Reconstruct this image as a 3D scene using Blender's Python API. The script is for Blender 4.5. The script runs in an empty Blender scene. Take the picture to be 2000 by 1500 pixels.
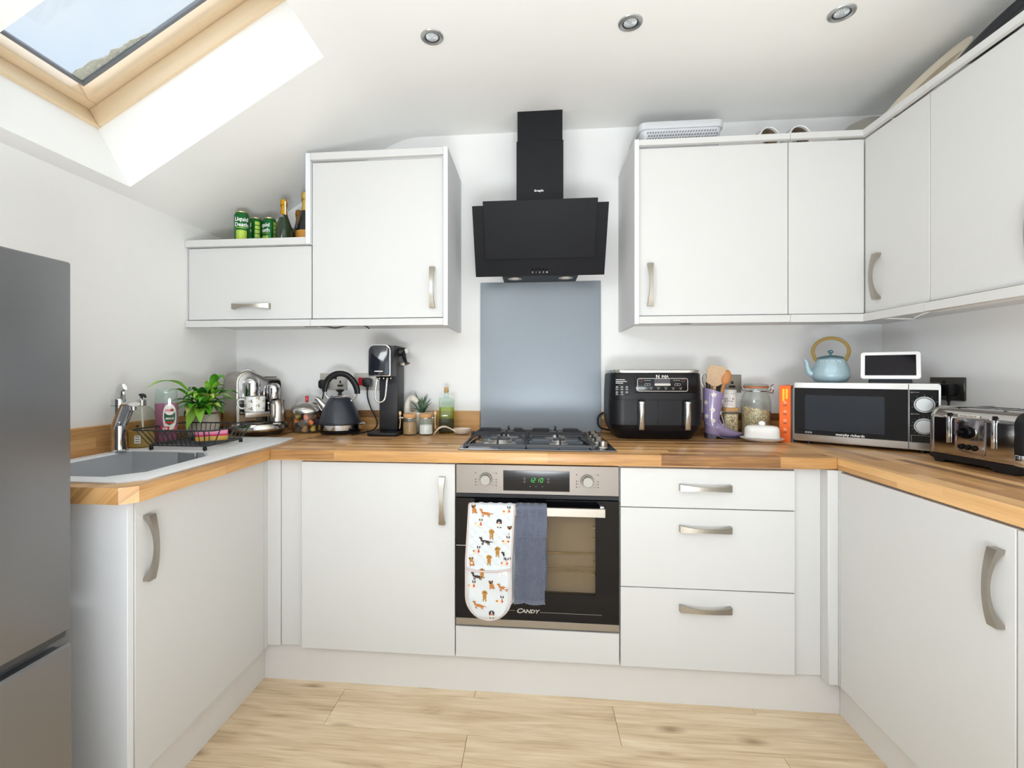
import bpy, bmesh, math, random
from mathutils import Vector, Matrix, Euler
S = bpy.context.scene
COL = S.collection
PI = math.pi
random.seed(7)

# ------------------------------------------------------------ camera
cam = bpy.data.cameras.new('camera'); cam_o = bpy.data.objects.new('camera', cam); COL.objects.link(cam_o)
cam.sensor_fit = 'HORIZONTAL'; cam.sensor_width = 36; cam.lens = 931.6 / 2000 * 36
cam.shift_x = (1000 - 955.26) / 2000; cam.shift_y = -(750 - 731.36) / 2000
cam.clip_start = 0.02
cam_o.location = (0.2918, -1.7561, 1.2001); cam_o.rotation_euler = (PI / 2, 0, 0.0944)
S.camera = cam_o

# ------------------------------------------------------------ world, sun, added fill lamps, exposure
W = bpy.data.worlds.new('sky'); S.world = W; W.use_nodes = True
wn = W.node_tree.nodes; wl = W.node_tree.links
bg = wn['Background']
tc = wn.new('ShaderNodeTexCoord'); nz = wn.new('ShaderNodeTexNoise'); nz.inputs['Scale'].default_value = 2.2; nz.inputs['Detail'].default_value = 5
cr = wn.new('ShaderNodeValToRGB'); cr.color_ramp.elements[0].position = .38; cr.color_ramp.elements[1].position = .68
cr.color_ramp.elements[0].color = (.60, .74, .95, 1); cr.color_ramp.elements[1].color = (.86, .91, .98, 1)
wl.new(tc.outputs['Generated'], nz.inputs['Vector']); wl.new(nz.outputs['Fac'], cr.inputs['Fac']); wl.new(cr.outputs['Color'], bg.inputs['Color'])
bg.inputs['Strength'].default_value = 1.0

def lamp(name, kind, loc, rot, energy, color=(1, 1, 1), **k):
    d = bpy.data.lights.new(name, kind); d.energy = energy; d.color = color
    for a, b in k.items(): setattr(d, a, b)
    o = bpy.data.objects.new(name, d); COL.objects.link(o); o.location = loc; o.rotation_euler = rot
    return o
def aim(d): return Vector(d).to_track_quat('-Z', 'Y').to_euler()
lamp('sun', 'SUN', (-3, -2, 5), aim((.52, .16, -.80)), 3.8, (.97, .985, 1), angle=math.radians(130))
lamp('rear_fill', 'AREA', (.55, -3.85, .95), aim((0, 1, 0)), 21, (.90, .958, 1), shape='RECTANGLE', size=2.3, size_y=2.0)  # added fill lamp behind the camera, in front of the unseen patio door
lamp('side_fill', 'AREA', (-.86, -2.2, 2.02), aim((.75, .45, -.62)), 22, (.90, .958, 1), shape='RECTANGLE', size=.8, size_y=.75)  # added fill lamp from the left; no roof window stands here
lamp('bounce_fill', 'AREA', (.35, -2.2, .55), aim((0, .22, 1)), 52, (.90, .958, 1), shape='DISK', size=.8)  # added unseen lamp, bounced off the ceiling to brighten the room
S.view_settings.view_transform = 'Standard'; S.view_settings.look = 'None'
S.view_settings.gamma = 1; S.view_settings.use_curve_mapping = False
S.view_settings.exposure = 0.12
S.cycles.max_bounces = 14; S.cycles.diffuse_bounces = 7; S.cycles.glossy_bounces = 6; S.cycles.transparent_max_bounces = 24

# ------------------------------------------------------------ materials
def lin(c):
    if isinstance(c, str):
        c = [int(c[i:i + 2], 16) / 255 for i in (0, 2, 4)]
        c = [x / 12.92 if x <= .04045 else ((x + .055) / 1.055) ** 2.4 for x in c]
    return (c[0], c[1], c[2], 1)
MATS = {}
def newmat(name):
    m = bpy.data.materials.new(name); m.use_nodes = True
    n = m.node_tree.nodes; l = m.node_tree.links
    return m, n, l, n['Principled BSDF']
def mat(name, col, rough=.5, metal=0, spec=.5, var=.04, vscale=9, bump=0, bscale=150, coat=0, emit=0, stretch=(1, 1, 1), col2=None, sheen=0, con=0):
    if name in MATS: return MATS[name]
    m, n, l, b = newmat(name)
    c = lin(col)
    tc = n.new('ShaderNodeTexCoord'); mp = n.new('ShaderNodeMapping'); mp.inputs['Scale'].default_value = stretch
    l.new(tc.outputs['Object'], mp.inputs['Vector'])
    nz = n.new('ShaderNodeTexNoise'); nz.inputs['Scale'].default_value = vscale; nz.inputs['Detail'].default_value = 3
    l.new(mp.outputs['Vector'], nz.inputs['Vector'])
    mx = n.new('ShaderNodeMix'); mx.data_type = 'RGBA'
    c2 = lin(col2) if col2 else None
    mx.inputs['A'].default_value = c if c2 else tuple(max(0, x * (1 - var)) for x in c[:3]) + (1,)
    mx.inputs['B'].default_value = c2 if c2 else tuple(min(1, x * (1 + var)) for x in c[:3]) + (1,)
    fac = nz.outputs['Fac']
    if con:
        cm_ = n.new('ShaderNodeMath'); cm_.operation = 'MULTIPLY_ADD'; cm_.use_clamp = True; cm_.inputs[1].default_value = con; cm_.inputs[2].default_value = .5 - con / 2
        l.new(fac, cm_.inputs[0]); fac = cm_.outputs[0]
    l.new(fac, mx.inputs['Factor']); l.new(mx.outputs['Result'], b.inputs['Base Color'])
    b.inputs['Roughness'].default_value = rough; b.inputs['Metallic'].default_value = metal
    b.inputs['Specular IOR Level'].default_value = spec; b.inputs['Coat Weight'].default_value = coat
    if sheen: b.inputs['Sheen Weight'].default_value = sheen
    if bump:
        nb = n.new('ShaderNodeTexNoise'); nb.inputs['Scale'].default_value = bscale; nb.inputs['Detail'].default_value = 2
        l.new(mp.outputs['Vector'], nb.inputs['Vector'])
        bp = n.new('ShaderNodeBump'); bp.inputs['Strength'].default_value = bump; bp.inputs['Distance'].default_value = .002
        l.new(nb.outputs['Fac'], bp.inputs['Height']); l.new(bp.outputs['Normal'], b.inputs['Normal'])
    if emit:
        b.inputs['Emission Color'].default_value = c; b.inputs['Emission Strength'].default_value = emit
    MATS[name] = m
    return m
def clear(name, tint='ffffff', rough=.02, refl=1.0, haze=0):
    """thin glass or liquid: tinted transparency plus a Fresnel reflection"""
    if name in MATS: return MATS[name]
    m, n, l, b = newmat(name); n.remove(b)
    out = n['Material Output']
    t = n.new('ShaderNodeBsdfTransparent'); t.inputs['Color'].default_value = lin(tint)
    g = n.new('ShaderNodeBsdfGlossy'); g.inputs['Roughness'].default_value = rough
    f = n.new('ShaderNodeFresnel'); ge = n.new('ShaderNodeNewGeometry')
    ma = n.new('ShaderNodeMath'); ma.operation = 'MULTIPLY_ADD'; ma.inputs[1].default_value = 1 / 1.45 - 1.45; ma.inputs[2].default_value = 1.45
    l.new(ge.outputs['Backfacing'], ma.inputs[0]); l.new(ma.outputs[0], f.inputs['IOR'])      # same reflection from either side of the wall
    mu = n.new('ShaderNodeMath'); mu.operation = 'MULTIPLY'; mu.inputs[1].default_value = refl
    l.new(f.outputs['Fac'], mu.inputs[0])
    mx = n.new('ShaderNodeMixShader'); l.new(mu.outputs[0], mx.inputs['Fac']); l.new(t.outputs[0], mx.inputs[1]); l.new(g.outputs[0], mx.inputs[2])
    last = mx
    if haze:
        d = n.new('ShaderNodeBsdfDiffuse'); d.inputs['Color'].default_value = lin(tint)
        m2 = n.new('ShaderNodeMixShader'); m2.inputs['Fac'].default_value = haze
        l.new(mx.outputs[0], m2.inputs[1]); l.new(d.outputs[0], m2.inputs[2]); last = m2
    l.new(last.outputs[0], out.inputs['Surface'])
    MATS[name] = m
    return m
def math_node(n, l, op, a, b=None):
    x = n.new('ShaderNodeMath'); x.operation = op
    for i, v in enumerate((a, b)):
        if v is None: continue
        if isinstance(v, (int, float)): x.inputs[i].default_value = v
        else: l.new(v, x.inputs[i])
    return x.outputs[0]
def stave_mat(name, along, row=.036, length=.40, tones=None):
    """laminate worktop: rows of staves of random tone with long grain; along = 'X' or 'Y'"""
    m, n, l, b = newmat(name)
    tc = n.new('ShaderNodeTexCoord'); sp = n.new('ShaderNodeSeparateXYZ'); l.new(tc.outputs['Object'], sp.inputs[0])
    X, Y, Z = sp.outputs
    a, c = (X, Y) if along == 'X' else (Y, X)
    c = math_node(n, l, 'ADD', c, math_node(n, l, 'MULTIPLY', Z, 1.0 if name.endswith('_up') else -1.0))
    r = math_node(n, l, 'FLOOR', math_node(n, l, 'DIVIDE', c, row))
    wn_ = n.new('ShaderNodeTexWhiteNoise'); wn_.noise_dimensions = '1D'; l.new(r, wn_.inputs['W'])
    a2 = math_node(n, l, 'ADD', a, math_node(n, l, 'MULTIPLY', wn_.outputs['Value'], 3.0))
    k = math_node(n, l, 'FLOOR', math_node(n, l, 'DIVIDE', a2, length))
    cv = n.new('ShaderNodeCombineXYZ'); l.new(r, cv.inputs[0]); l.new(k, cv.inputs[1])
    w2 = n.new('ShaderNodeTexWhiteNoise'); w2.noise_dimensions = '2D'; l.new(cv.outputs[0], w2.inputs['Vector'])
    # grain
    gv = n.new('ShaderNodeCombineXYZ'); l.new(math_node(n, l, 'MULTIPLY', a, 7), gv.inputs[0]); l.new(math_node(n, l, 'MULTIPLY', c, 130), gv.inputs[1])
    l.new(math_node(n, l, 'MULTIPLY', w2.outputs['Value'], 40), gv.inputs[2])
    g = n.new('ShaderNodeTexNoise'); g.inputs['Scale'].default_value = 1; g.inputs['Detail'].default_value = 4; g.inputs['Distortion'].default_value = .6
    l.new(gv.outputs[0], g.inputs['Vector'])
    g2v = n.new('ShaderNodeCombineXYZ'); l.new(math_node(n, l, 'MULTIPLY', a, 5), g2v.inputs[0]); l.new(math_node(n, l, 'MULTIPLY', c, 34), g2v.inputs[1])
    l.new(math_node(n, l, 'MULTIPLY', w2.outputs['Value'], 17), g2v.inputs[2])
    g2 = n.new('ShaderNodeTexNoise'); g2.inputs['Scale'].default_value = 1; g2.inputs['Detail'].default_value = 3; l.new(g2v.outputs[0], g2.inputs['Vector'])
    v = math_node(n, l, 'ADD', math_node(n, l, 'MULTIPLY', w2.outputs['Value'], .58), math_node(n, l, 'MULTIPLY', g.outputs['Fac'], .34))
    v = math_node(n, l, 'ADD', v, math_node(n, l, 'MULTIPLY', g2.outputs['Fac'], .26))
    rp = n.new('ShaderNodeValToRGB'); e = rp.color_ramp.elements
    tones = tones or ['60402a', '9b7148', 'c79861', 'e0b47c']
    e[0].position = .24; e[0].color = lin(tones[0]); e[1].position = .95; e[1].color = lin(tones[3])
    for p, t in ((.42, tones[1]), (.66, tones[2])):
        q = e.new(p); q.color = lin(t)
    l.new(v, rp.inputs['Fac']); l.new(rp.outputs['Color'], b.inputs['Base Color'])
    b.inputs['Roughness'].default_value = .33; b.inputs['Specular IOR Level'].default_value = .45
    return m
def plank_mat(name):
    m, n, l, b = newmat(name)
    oi = n.new('ShaderNodeObjectInfo'); tc = n.new('ShaderNodeTexCoord'); sp = n.new('ShaderNodeSeparateXYZ'); l.new(tc.outputs['Object'], sp.inputs[0])
    off = math_node(n, l, 'MULTIPLY', oi.outputs['Random'], 37)
    def nv(sx, sy, det, dist):
        cv = n.new('ShaderNodeCombineXYZ'); l.new(math_node(n, l, 'MULTIPLY', sp.outputs[0], sx), cv.inputs[0]); l.new(math_node(n, l, 'MULTIPLY', sp.outputs[1], sy), cv.inputs[1]); l.new(off, cv.inputs[2])
        t = n.new('ShaderNodeTexNoise'); t.inputs['Scale'].default_value = 1; t.inputs['Detail'].default_value = det; t.inputs['Distortion'].default_value = dist
        l.new(cv.outputs[0], t.inputs['Vector']); return t.outputs['Fac']
    v = math_node(n, l, 'ADD', math_node(n, l, 'MULTIPLY', nv(2.2, 16, 8, 1.6), .56), math_node(n, l, 'MULTIPLY', nv(6, 120, 3, .3), .34))
    v = math_node(n, l, 'ADD', v, math_node(n, l, 'MULTIPLY', oi.outputs['Random'], .10))
    rp = n.new('ShaderNodeValToRGB'); e = rp.color_ramp.elements
    e[0].position = .27; e[0].color = lin('a3886a'); e[1].position = .72; e[1].color = lin('e8d8bd')
    q = e.new(.40); q.color = lin('cab291'); q = e.new(.53); q.color = lin('dac5a6')
    l.new(v, rp.inputs['Fac'])
    # knots
    cv = n.new('ShaderNodeCombineXYZ'); l.new(math_node(n, l, 'MULTIPLY', sp.outputs[0], 2.6), cv.inputs[0]); l.new(math_node(n, l, 'MULTIPLY', sp.outputs[1], 7), cv.inputs[1]); l.new(off, cv.inputs[2])
    vo = n.new('ShaderNodeTexVoronoi'); vo.inputs['Scale'].default_value = 1; l.new(cv.outputs[0], vo.inputs['Vector'])
    kr = n.new('ShaderNodeValToRGB'); kr.color_ramp.elements[0].position = .02; kr.color_ramp.elements[0].color = (.30, .19, .10, 1); kr.color_ramp.elements[1].position = .15; kr.color_ramp.elements[1].color = (1, 1, 1, 1)
    l.new(vo.outputs['Distance'], kr.inputs['Fac'])
    mx = n.new('ShaderNodeMix'); mx.data_type = 'RGBA'; mx.blend_type = 'MULTIPLY'; mx.inputs['Factor'].default_value = .7
    l.new(rp.outputs['Color'], mx.inputs['A']); l.new(kr.outputs['Color'], mx.inputs['B']); l.new(mx.outputs['Result'], b.inputs['Base Color'])
    b.inputs['Roughness'].default_value = .45
    return m

PAINT = mat('white_wall_paint', 'e9e9e8', .9, var=.012, bump=.05, bscale=400)
CEIL = mat('ceiling_paint', 'ebebe9', .92, var=.012, bump=.05, bscale=300)
DOOR = mat('pale_grey_matt_door', 'cacac9', .55, var=.01)
CARC = mat('pale_grey_carcass', 'dcdcdd', .6, var=.01)
EDGE = mat('grey_end_panel', 'd8dade', .6, var=.01)
PLIN = mat('pale_plinth', 'd3d1cf', .5, var=.01)
STEEL = mat('brushed_steel', 'a09a92', .4, 1, var=.05, vscale=60, stretch=(1, 40, 40))
NICK = mat('brushed_nickel', 'aba59b', .34, 1, var=.05, vscale=60)
CHROME = mat('polished_chrome', 'd5d6d8', .07, 1, var=.01)
BLACK = mat('black_satin_plastic', '141417', .40, spec=.35, var=.05)
BLACKG = mat('black_gloss', '0b0b0e', .10, spec=.2, var=.02)
BLACKM = mat('black_matt', '1a1a1c', .65, var=.08)
WHITE = mat('white_glazed_ceramic', 'eeeeec', .16, var=.01, coat=.3)
GLASS = clear('clear_glass', 'fbfdfc')
CORK = mat('cork', 'c99a68', .8, var=.15, vscale=160, bump=.3)
PINE = mat('varnished_pine', 'd8c2a2', .4, var=.10, vscale=30, stretch=(14, 1, 14))
PRINTW = mat('white_print', 'e6e6e6', .5)
PRINTG = mat('grey_print', '8a8a8a', .5)
TOPX = stave_mat('worktop_staves_x', 'X'); TOPY = stave_mat('worktop_staves_y', 'Y')
TOPYU = stave_mat('worktop_staves_y_up', 'Y'); UPX = stave_mat('upstand_staves_x', 'X'); 
OAK = plank_mat('light_oak_laminate')

# ------------------------------------------------------------ mesh helpers
WORLD = {}
class B:
    def __init__(s): s.bm = bmesh.new(); s.mi = 0; s.M = Matrix.Identity(4)
    def add(s, src, M=None):
        M = s.M @ (M if M is not None else Matrix.Identity(4)); flip = M.determinant() < 0
        vm = {v: s.bm.verts.new(M @ v.co) for v in src.verts}
        for f in src.faces:
            vs = [vm[v] for v in f.verts]
            if flip: vs.reverse()
            try: nf = s.bm.faces.new(vs)
            except ValueError: continue
            nf.material_index = s.mi
        src.free(); return s
    def box(s, x0, x1, y0, y1, z0, z1, bev=0, seg=2, M=None):
        t = bmesh.new(); bmesh.ops.create_cube(t, size=1)
        for v in t.verts: v.co = Vector(((x0 + x1) / 2 + v.co.x * (x1 - x0), (y0 + y1) / 2 + v.co.y * (y1 - y0), (z0 + z1) / 2 + v.co.z * (z1 - z0)))
        if bev: bmesh.ops.bevel(t, geom=t.edges[:], offset=bev, segments=seg, profile=.5, affect='EDGES')
        return s.add(t, M)
    def lathe(s, prof, n=32, M=None, a0=0, a1=2 * PI):
        t = bmesh.new(); full = abs(a1 - a0 - 2 * PI) < 1e-6
        cnt = n if full else n + 1
        rings = []
        for r, z in prof:
            if r < 1e-7: rings.append([t.verts.new((0, 0, z))])
            else: rings.append([t.verts.new((r * math.cos(a0 + (a1 - a0) * i / n), r * math.sin(a0 + (a1 - a0) * i / n), z)) for i in range(cnt)])
        for A, C in zip(rings, rings[1:]):
            for i in range(n):
                j = (i + 1) % cnt if full else i + 1
                if len(A) == 1 and len(C) == 1: continue
                if len(A) == 1: f = [A[0], C[j], C[i]]
                elif len(C) == 1: f = [A[i], A[j], C[0]]
                else: f = [A[i], A[j], C[j], C[i]]
                try: t.faces.new(f)
                except ValueError: pass
        bmesh.ops.recalc_face_normals(t, faces=t.faces)
        return s.add(t, M)
    def cyl(s, p0, p1, r0, r1=None, n=20, bev=0):
        r1 = r0 if r1 is None else r1
        p0 = Vector(p0); p1 = Vector(p1); d = p1 - p0; L = d.length
        M = Matrix.Translation(p0) @ d.to_track_quat('Z', 'Y').to_matrix().to_4x4()
        if bev: pr = [(0, 0), (r0 - bev, 0), (r0, bev), (r1, L - bev), (r1 - bev, L), (0, L)]
        else: pr = [(0, 0), (r0, 0), (r1, L), (0, L)]
        return s.lathe(pr, n, M)
    def ball(s, c, r, n=16, sc=(1, 1, 1), M=None):
        pr = [(r * math.sin(PI * i / (n // 2)), -r * math.cos(PI * i / (n // 2))) for i in range(n // 2 + 1)]
        pr[0] = (0, -r); pr[-1] = (0, r)
        X = Matrix.Translation(c) @ Matrix.Diagonal((sc[0], sc[1], sc[2], 1))
        return s.lathe(pr, n, (M @ X) if M is not None else X)
    def tube(s, pts, r, n=8, closed=False, flat=None, cap=True, sm=4):
        pts = [Vector(p) for p in pts]; N = len(pts); t = bmesh.new()
        rs = list(r) if isinstance(r, (list, tuple)) else [r] * N
        if not closed and 4 <= N <= 14 and sm:      # Catmull-Rom smoothing
            q, qr = [], []
            for i in range(N - 1):
                a, b, c, d = pts[max(0, i - 1)], pts[i], pts[i + 1], pts[min(N - 1, i + 2)]
                for k in range(sm):
                    u = k / sm; q.append(.5 * (2 * b + (c - a) * u + (2 * a - 5 * b + 4 * c - d) * u * u + (3 * b - a - 3 * c + d) * u ** 3)); qr.append(rs[i] * (1 - u) + rs[i + 1] * u)
            pts, rs = q + [pts[-1]], qr + [rs[-1]]; N = len(pts)
        tan = []
        for i in range(N):
            a = pts[i - 1] if (i > 0 or closed) else pts[i]; b = pts[(i + 1) % N] if (i < N - 1 or closed) else pts[i]
            tan.append((b - a).normalized())
        up = Vector((0, 0, 1)) if abs(tan[0].z) < .9 else Vector((0, 1, 0))
        nrm = (up - tan[0] * up.dot(tan[0])).normalized(); rings = []
        for i in range(N):
            nrm = nrm - tan[i] * nrm.dot(tan[i])
            nrm = nrm.normalized() if nrm.length > 1e-6 else tan[i].orthogonal().normalized()
            bi = tan[i].cross(nrm)
            fx, fy = flat if flat else (1, 1)
            rings.append([t.verts.new(pts[i] + (nrm * math.cos(2 * PI * k / n) * fx + bi * math.sin(2 * PI * k / n) * fy) * rs[i]) for k in range(n)])
        for i in range(N if closed else N - 1):
            A, C = rings[i], rings[(i + 1) % N]
            for k in range(n):
                t.faces.new([A[k], A[(k + 1) % n], C[(k + 1) % n], C[k]])
        if cap and not closed:
            t.faces.new(rings[0][::-1]); t.faces.new(rings[-1])
        bmesh.ops.recalc_face_normals(t, faces=t.faces)
        return s.add(t)
    def prism(s, poly, h0, h1, plane='xy', bev=0, seg=2, M=None):
        t = bmesh.new()
        def P(a, b, h): return {'xy': (a, b, h), 'xz': (a, h, b), 'yz': (h, a, b)}[plane]
        lo = [t.verts.new(P(a, b, h0)) for a, b in poly]; hi = [t.verts.new(P(a, b, h1)) for a, b in poly]
        t.faces.new(lo[::-1]); t.faces.new(hi); n = len(poly)
        for i in range(n): t.faces.new([lo[i], lo[(i + 1) % n], hi[(i + 1) % n], hi[i]])
        bmesh.ops.recalc_face_normals(t, faces=t.faces)
        if bev:
            es = [e for e in t.edges if any(len(f.verts) > 4 or n == 4 for f in e.link_faces)]
            bmesh.ops.bevel(t, geom=es, offset=bev, segments=seg, profile=.5, affect='EDGES')
        return s.add(t, M)
    def loft(s, rings, cap0=True, cap1=True, closed=True):
        t = bmesh.new(); R = [[t.verts.new(p) for p in r] for r in rings]; n = len(R[0])
        for A, C in zip(R, R[1:]):
            for i in range(n if closed else n - 1):
                t.faces.new([A[i], A[(i + 1) % n], C[(i + 1) % n], C[i]])
        if cap0: t.faces.new(R[0][::-1])
        if cap1: t.faces.new(R[-1])
        bmesh.ops.recalc_face_normals(t, faces=t.faces)
        return s.add(t)
    def grid(s, fn, nu, nv):
        t = bmesh.new(); V = [[t.verts.new(fn(i / nu, j / nv)) for j in range(nv + 1)] for i in range(nu + 1)]
        for i in range(nu):
            for j in range(nv): t.faces.new([V[i][j], V[i + 1][j], V[i + 1][j + 1], V[i][j + 1]])
        return s.add(t)
    def poly(s, pts):
        t = bmesh.new(); t.faces.new([t.verts.new(p) for p in pts]); return s.add(t)
    def text(s, txt, size, M, ext=.0004, align='CENTER', shear=0, sx=1, bold=0):
        c = bpy.data.curves.new('t', 'FONT'); c.body = txt; c.size = size; c.align_x = align; c.align_y = 'CENTER'; c.extrude = ext; c.shear = shear; c.resolution_u = 2; c.offset = bold
        o = bpy.data.objects.new('t', c); me = o.to_mesh()
        t = bmesh.new(); t.from_mesh(me); o.to_mesh_clear(); bpy.data.objects.remove(o); bpy.data.curves.remove(c)
        return s.add(t, M @ Matrix.Diagonal((sx, 1, 1, 1)))
    def build(s, name, mats, parent=None, label=None, smooth=38, kind=None):
        me = bpy.data.meshes.new(name)
        root = parent
        while root is not None and root.parent: root = root.parent
        if root is not None and root in WORLD: s.bm.transform(WORLD[root])
        s.bm.to_mesh(me); s.bm.free()
        for m in (mats if isinstance(mats, (list, tuple)) else [mats]): me.materials.append(m)
        if smooth:
            me.polygons.foreach_set('use_smooth', [True] * len(me.polygons))
            me.set_sharp_from_angle(angle=math.radians(smooth))
        o = bpy.data.objects.new(name, me); COL.objects.link(o)
        if parent is not None: o.parent = parent
        if label: o['label'] = label
        if kind: o['kind'] = kind
        return o
def thing(name, label, cat, loc=(0, 0, 0), rz=0, group=None, world=False, kind=None):
    o = bpy.data.objects.new(name, None); COL.objects.link(o); o.empty_display_size = .05
    o.location = loc; o.rotation_euler = (0, 0, rz)
    if label: o['label'] = label
    if cat: o['category'] = cat
    if group: o['group'] = group
    if kind: o['kind'] = kind
    if world: WORLD[o] = (Matrix.Translation(loc) @ Matrix.Rotation(rz, 4, 'Z')).inverted()
    return o
def tag(o, label, cat, group=None):
    o['label'] = label; o['category'] = cat
    if group: o['group'] = group
    return o
def struct(o): o['kind'] = 'structure'; return o
def copy_tree(o, parent=None):
    c = o.copy(); COL.objects.link(c)
    if parent is not None: c.parent = parent
    for ch in list(o.children): copy_tree(ch, c)
    return c
def rr(w, h, r, n=5, cx=0, cy=0):
    out = []
    for k, (sx, sy) in enumerate(((1, 1), (-1, 1), (-1, -1), (1, -1))):
        for i in range(n + 1):
            a = PI / 2 * (k + i / n)
            out.append((cx + sx * (w / 2 - r) + r * math.cos(a), cy + sy * (h / 2 - r) + r * math.sin(a)))
    return out
FRONT = Matrix.Rotation(PI / 2, 4, 'X')          # text upright, facing -Y
def front_at(x, y, z): return Matrix.Translation((x, y, z)) @ FRONT
def arc(c, r, a0, a1, n, plane='xz', y=0, ry=None):
    out = []
    for i in range(n + 1):
        a = a0 + (a1 - a0) * i / n
        p = (c[0] + r * math.cos(a), c[1] + (ry or r) * math.sin(a))
        out.append((p[0], y, p[1]) if plane == 'xz' else (p[0], p[1], y) if plane == 'xy' else (y, p[0], p[1]))
    return out
# ============================================================ THE ROOM
XL, XR, YB, YF = -1.283, 1.912, 0.64, -4.0
ZC = 2.415                                        # flat ceiling
TH = math.atan2(ZC - 1.888, 1.283 - .38)          # roof pitch
b = B(); b.box(XL - .12, XR + .12, YB, YB + .12, -.1, 2.6); struct(b.build('wall_back', PAINT))
b = B(); b.box(XL - .12, XL, YF, YB, -.1, 1.95); struct(b.build('wall_left', PAINT))
b = B(); b.box(XR, XR + .12, YF, YB, -.1, 2.6); struct(b.build('wall_right', PAINT))
DX0, DX1, DZ1 = -.75, 1.85, 2.15
b = B(); b.box(XL, DX0, YF - .12, YF, -.1, 2.6); b.box(DX1, XR, YF - .12, YF, -.1, 2.6); b.box(DX0, DX1, YF - .12, YF, DZ1, 2.6)
struct(b.build('wall_rear', PAINT))
# unseen patio door, added behind the camera for the fill light
d = thing('door_1', None, None, (DX0, YF - .06, 0), world=True, kind='structure')
b = B()
for x in (DX0, (DX0 + DX1) / 2 - .04, DX1 - .08): b.box(x, x + .08, YF - .1, YF - .03, 0, DZ1, .004)
for z in (0, DZ1 - .08):
    b.box(DX0 + .08, (DX0 + DX1) / 2 - .04, YF - .1, YF - .03, z, z + .08, .004); b.box((DX0 + DX1) / 2 + .04, DX1 - .08, YF - .1, YF - .03, z, z + .08, .004)
b.build('door_frame', mat('white_plastic_frame', 'f0f0f0', .35), d)
b = B(); b.box(DX0 + .08, (DX0 + DX1) / 2 - .04, YF - .07, YF - .06, .08, DZ1 - .08); b.build('glass_pane', GLASS, d)
b = B(); b.box((DX0 + DX1) / 2 + .04, DX1 - .08, YF - .07, YF - .06, .08, DZ1 - .08); b.build('glass_pane', GLASS, d)

# ceiling: flat part, then the slope with the roof-window opening and its plastered reveal
RV0, RV1, RY0, RY1, RD = 0.0, .886, -.70, -.078, .262
SL = Matrix.Translation((-1.239, 0, 1.9137)) @ Matrix.Rotation(-TH, 4, 'Y')     # local x up the slope, z out of the roof
b = B(); b.box(-.379, XR + .12, YF - .12, YB + .12, ZC, ZC + .12)
b.M = SL
b.box(-.25, RV0, YF - .12, YB + .12, 0, RD); b.box(RV1, 1.06, YF - .12, YB + .12, .0, RD)
b.box(RV0, RV1, RY1, YB + .12, 0, RD); b.box(RV0, RV1, YF - .12, RY0, 0, RD)
b.M = Matrix.Identity(4)
tl = .10; fx = -.380; cvp = []
for i in range(13):      # softly rounded plaster bend between slope and flat ceiling
    q = i / 12; a_ = Vector((fx - tl * math.cos(TH), ZC - tl * math.sin(TH))); c_ = Vector((fx, ZC)); e_ = Vector((fx + tl, ZC))
    p_ = a_ * (1 - q) ** 2 + c_ * 2 * q * (1 - q) + e_ * q * q; cvp.append((p_.x, p_.y))
b.prism(cvp + [(fx + tl, ZC + .03), (fx - tl * math.cos(TH), ZC + .03)], YF - .12, YB + .12, 'xz')
struct(b.build('ceiling', CEIL, smooth=30))

# roof window: fixed pine frame, sash and pane
w = thing('window_1', None, None, tuple(SL @ Vector((.443, -.39, .26))), kind='structure', world=True)
def ring(i0, i1, n0, n1, bev=.003):
    b = B(); b.M = SL
    x0, x1, y0, y1 = RV0 + i0, RV1 - i0, RY0 + i0, RY1 - i0; wd = i1 - i0
    b.box(x0, x0 + wd, y0, y1, n0, n1, bev); b.box(x1 - wd, x1, y0, y1, n0, n1, bev)
    b.box(x0 + wd, x1 - wd, y0, y0 + wd, n0, n1, bev); b.box(x0 + wd, x1 - wd, y1 - wd, y1, n0, n1, bev)
    return b
fr_ = ring(-.03, .014, RD - .001, RD + .072); fr_.add(ring(-.03, -.004, RD + .0715, RD + .16, 0).bm); fr_.build('window_frame', PINE, w)
s_ = ring(-.002, .046, RD + .0755, RD + .15); bm2 = ring(.044, .074, RD + .060, RD + .14, .006)
s_.add(bm2.bm); sash = s_.build('sash', PINE, w)
b = ring(.070, .082, RD + .098, RD + .112, .001); b.build('glazing_bead', mat('grey_seal', '6f747c', .5), w)
b = B(); b.M = SL; b.box(RV0 + .07, RV1 - .07, RY0 + .07, RY1 - .07, RD + .104, RD + .108); b.build('glass_pane', GLASS, w)
b = B(); b.M = SL      # pale grey wedge and bits lying on the lower corner of the pane
rnd = random.Random(3)
edge_ = RY1 - .071
pl = [(.078, edge_)]
for i in range(15):
    f_ = i / 14; pl.append((.078 + .34 * f_, edge_ - .052 * (1 - f_) ** .7 * (.75 + .5 * rnd.random()) - .003))
pl.append((.43, edge_)); b.prism(pl, RD + .1085, RD + .1105)
for i in range(40):
    f_ = rnd.random(); b.ball((.085 + .36 * f_, edge_ - .055 * (1 - f_) * rnd.random() - .004, RD + .109), .002 + .005 * rnd.random(), 8, (1.8, 1, .3))
b.build('pane_patch', mat('pale_grey_patch', 'c4c2bb', .9, var=.3, vscale=80), w, kind='stuff')

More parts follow.
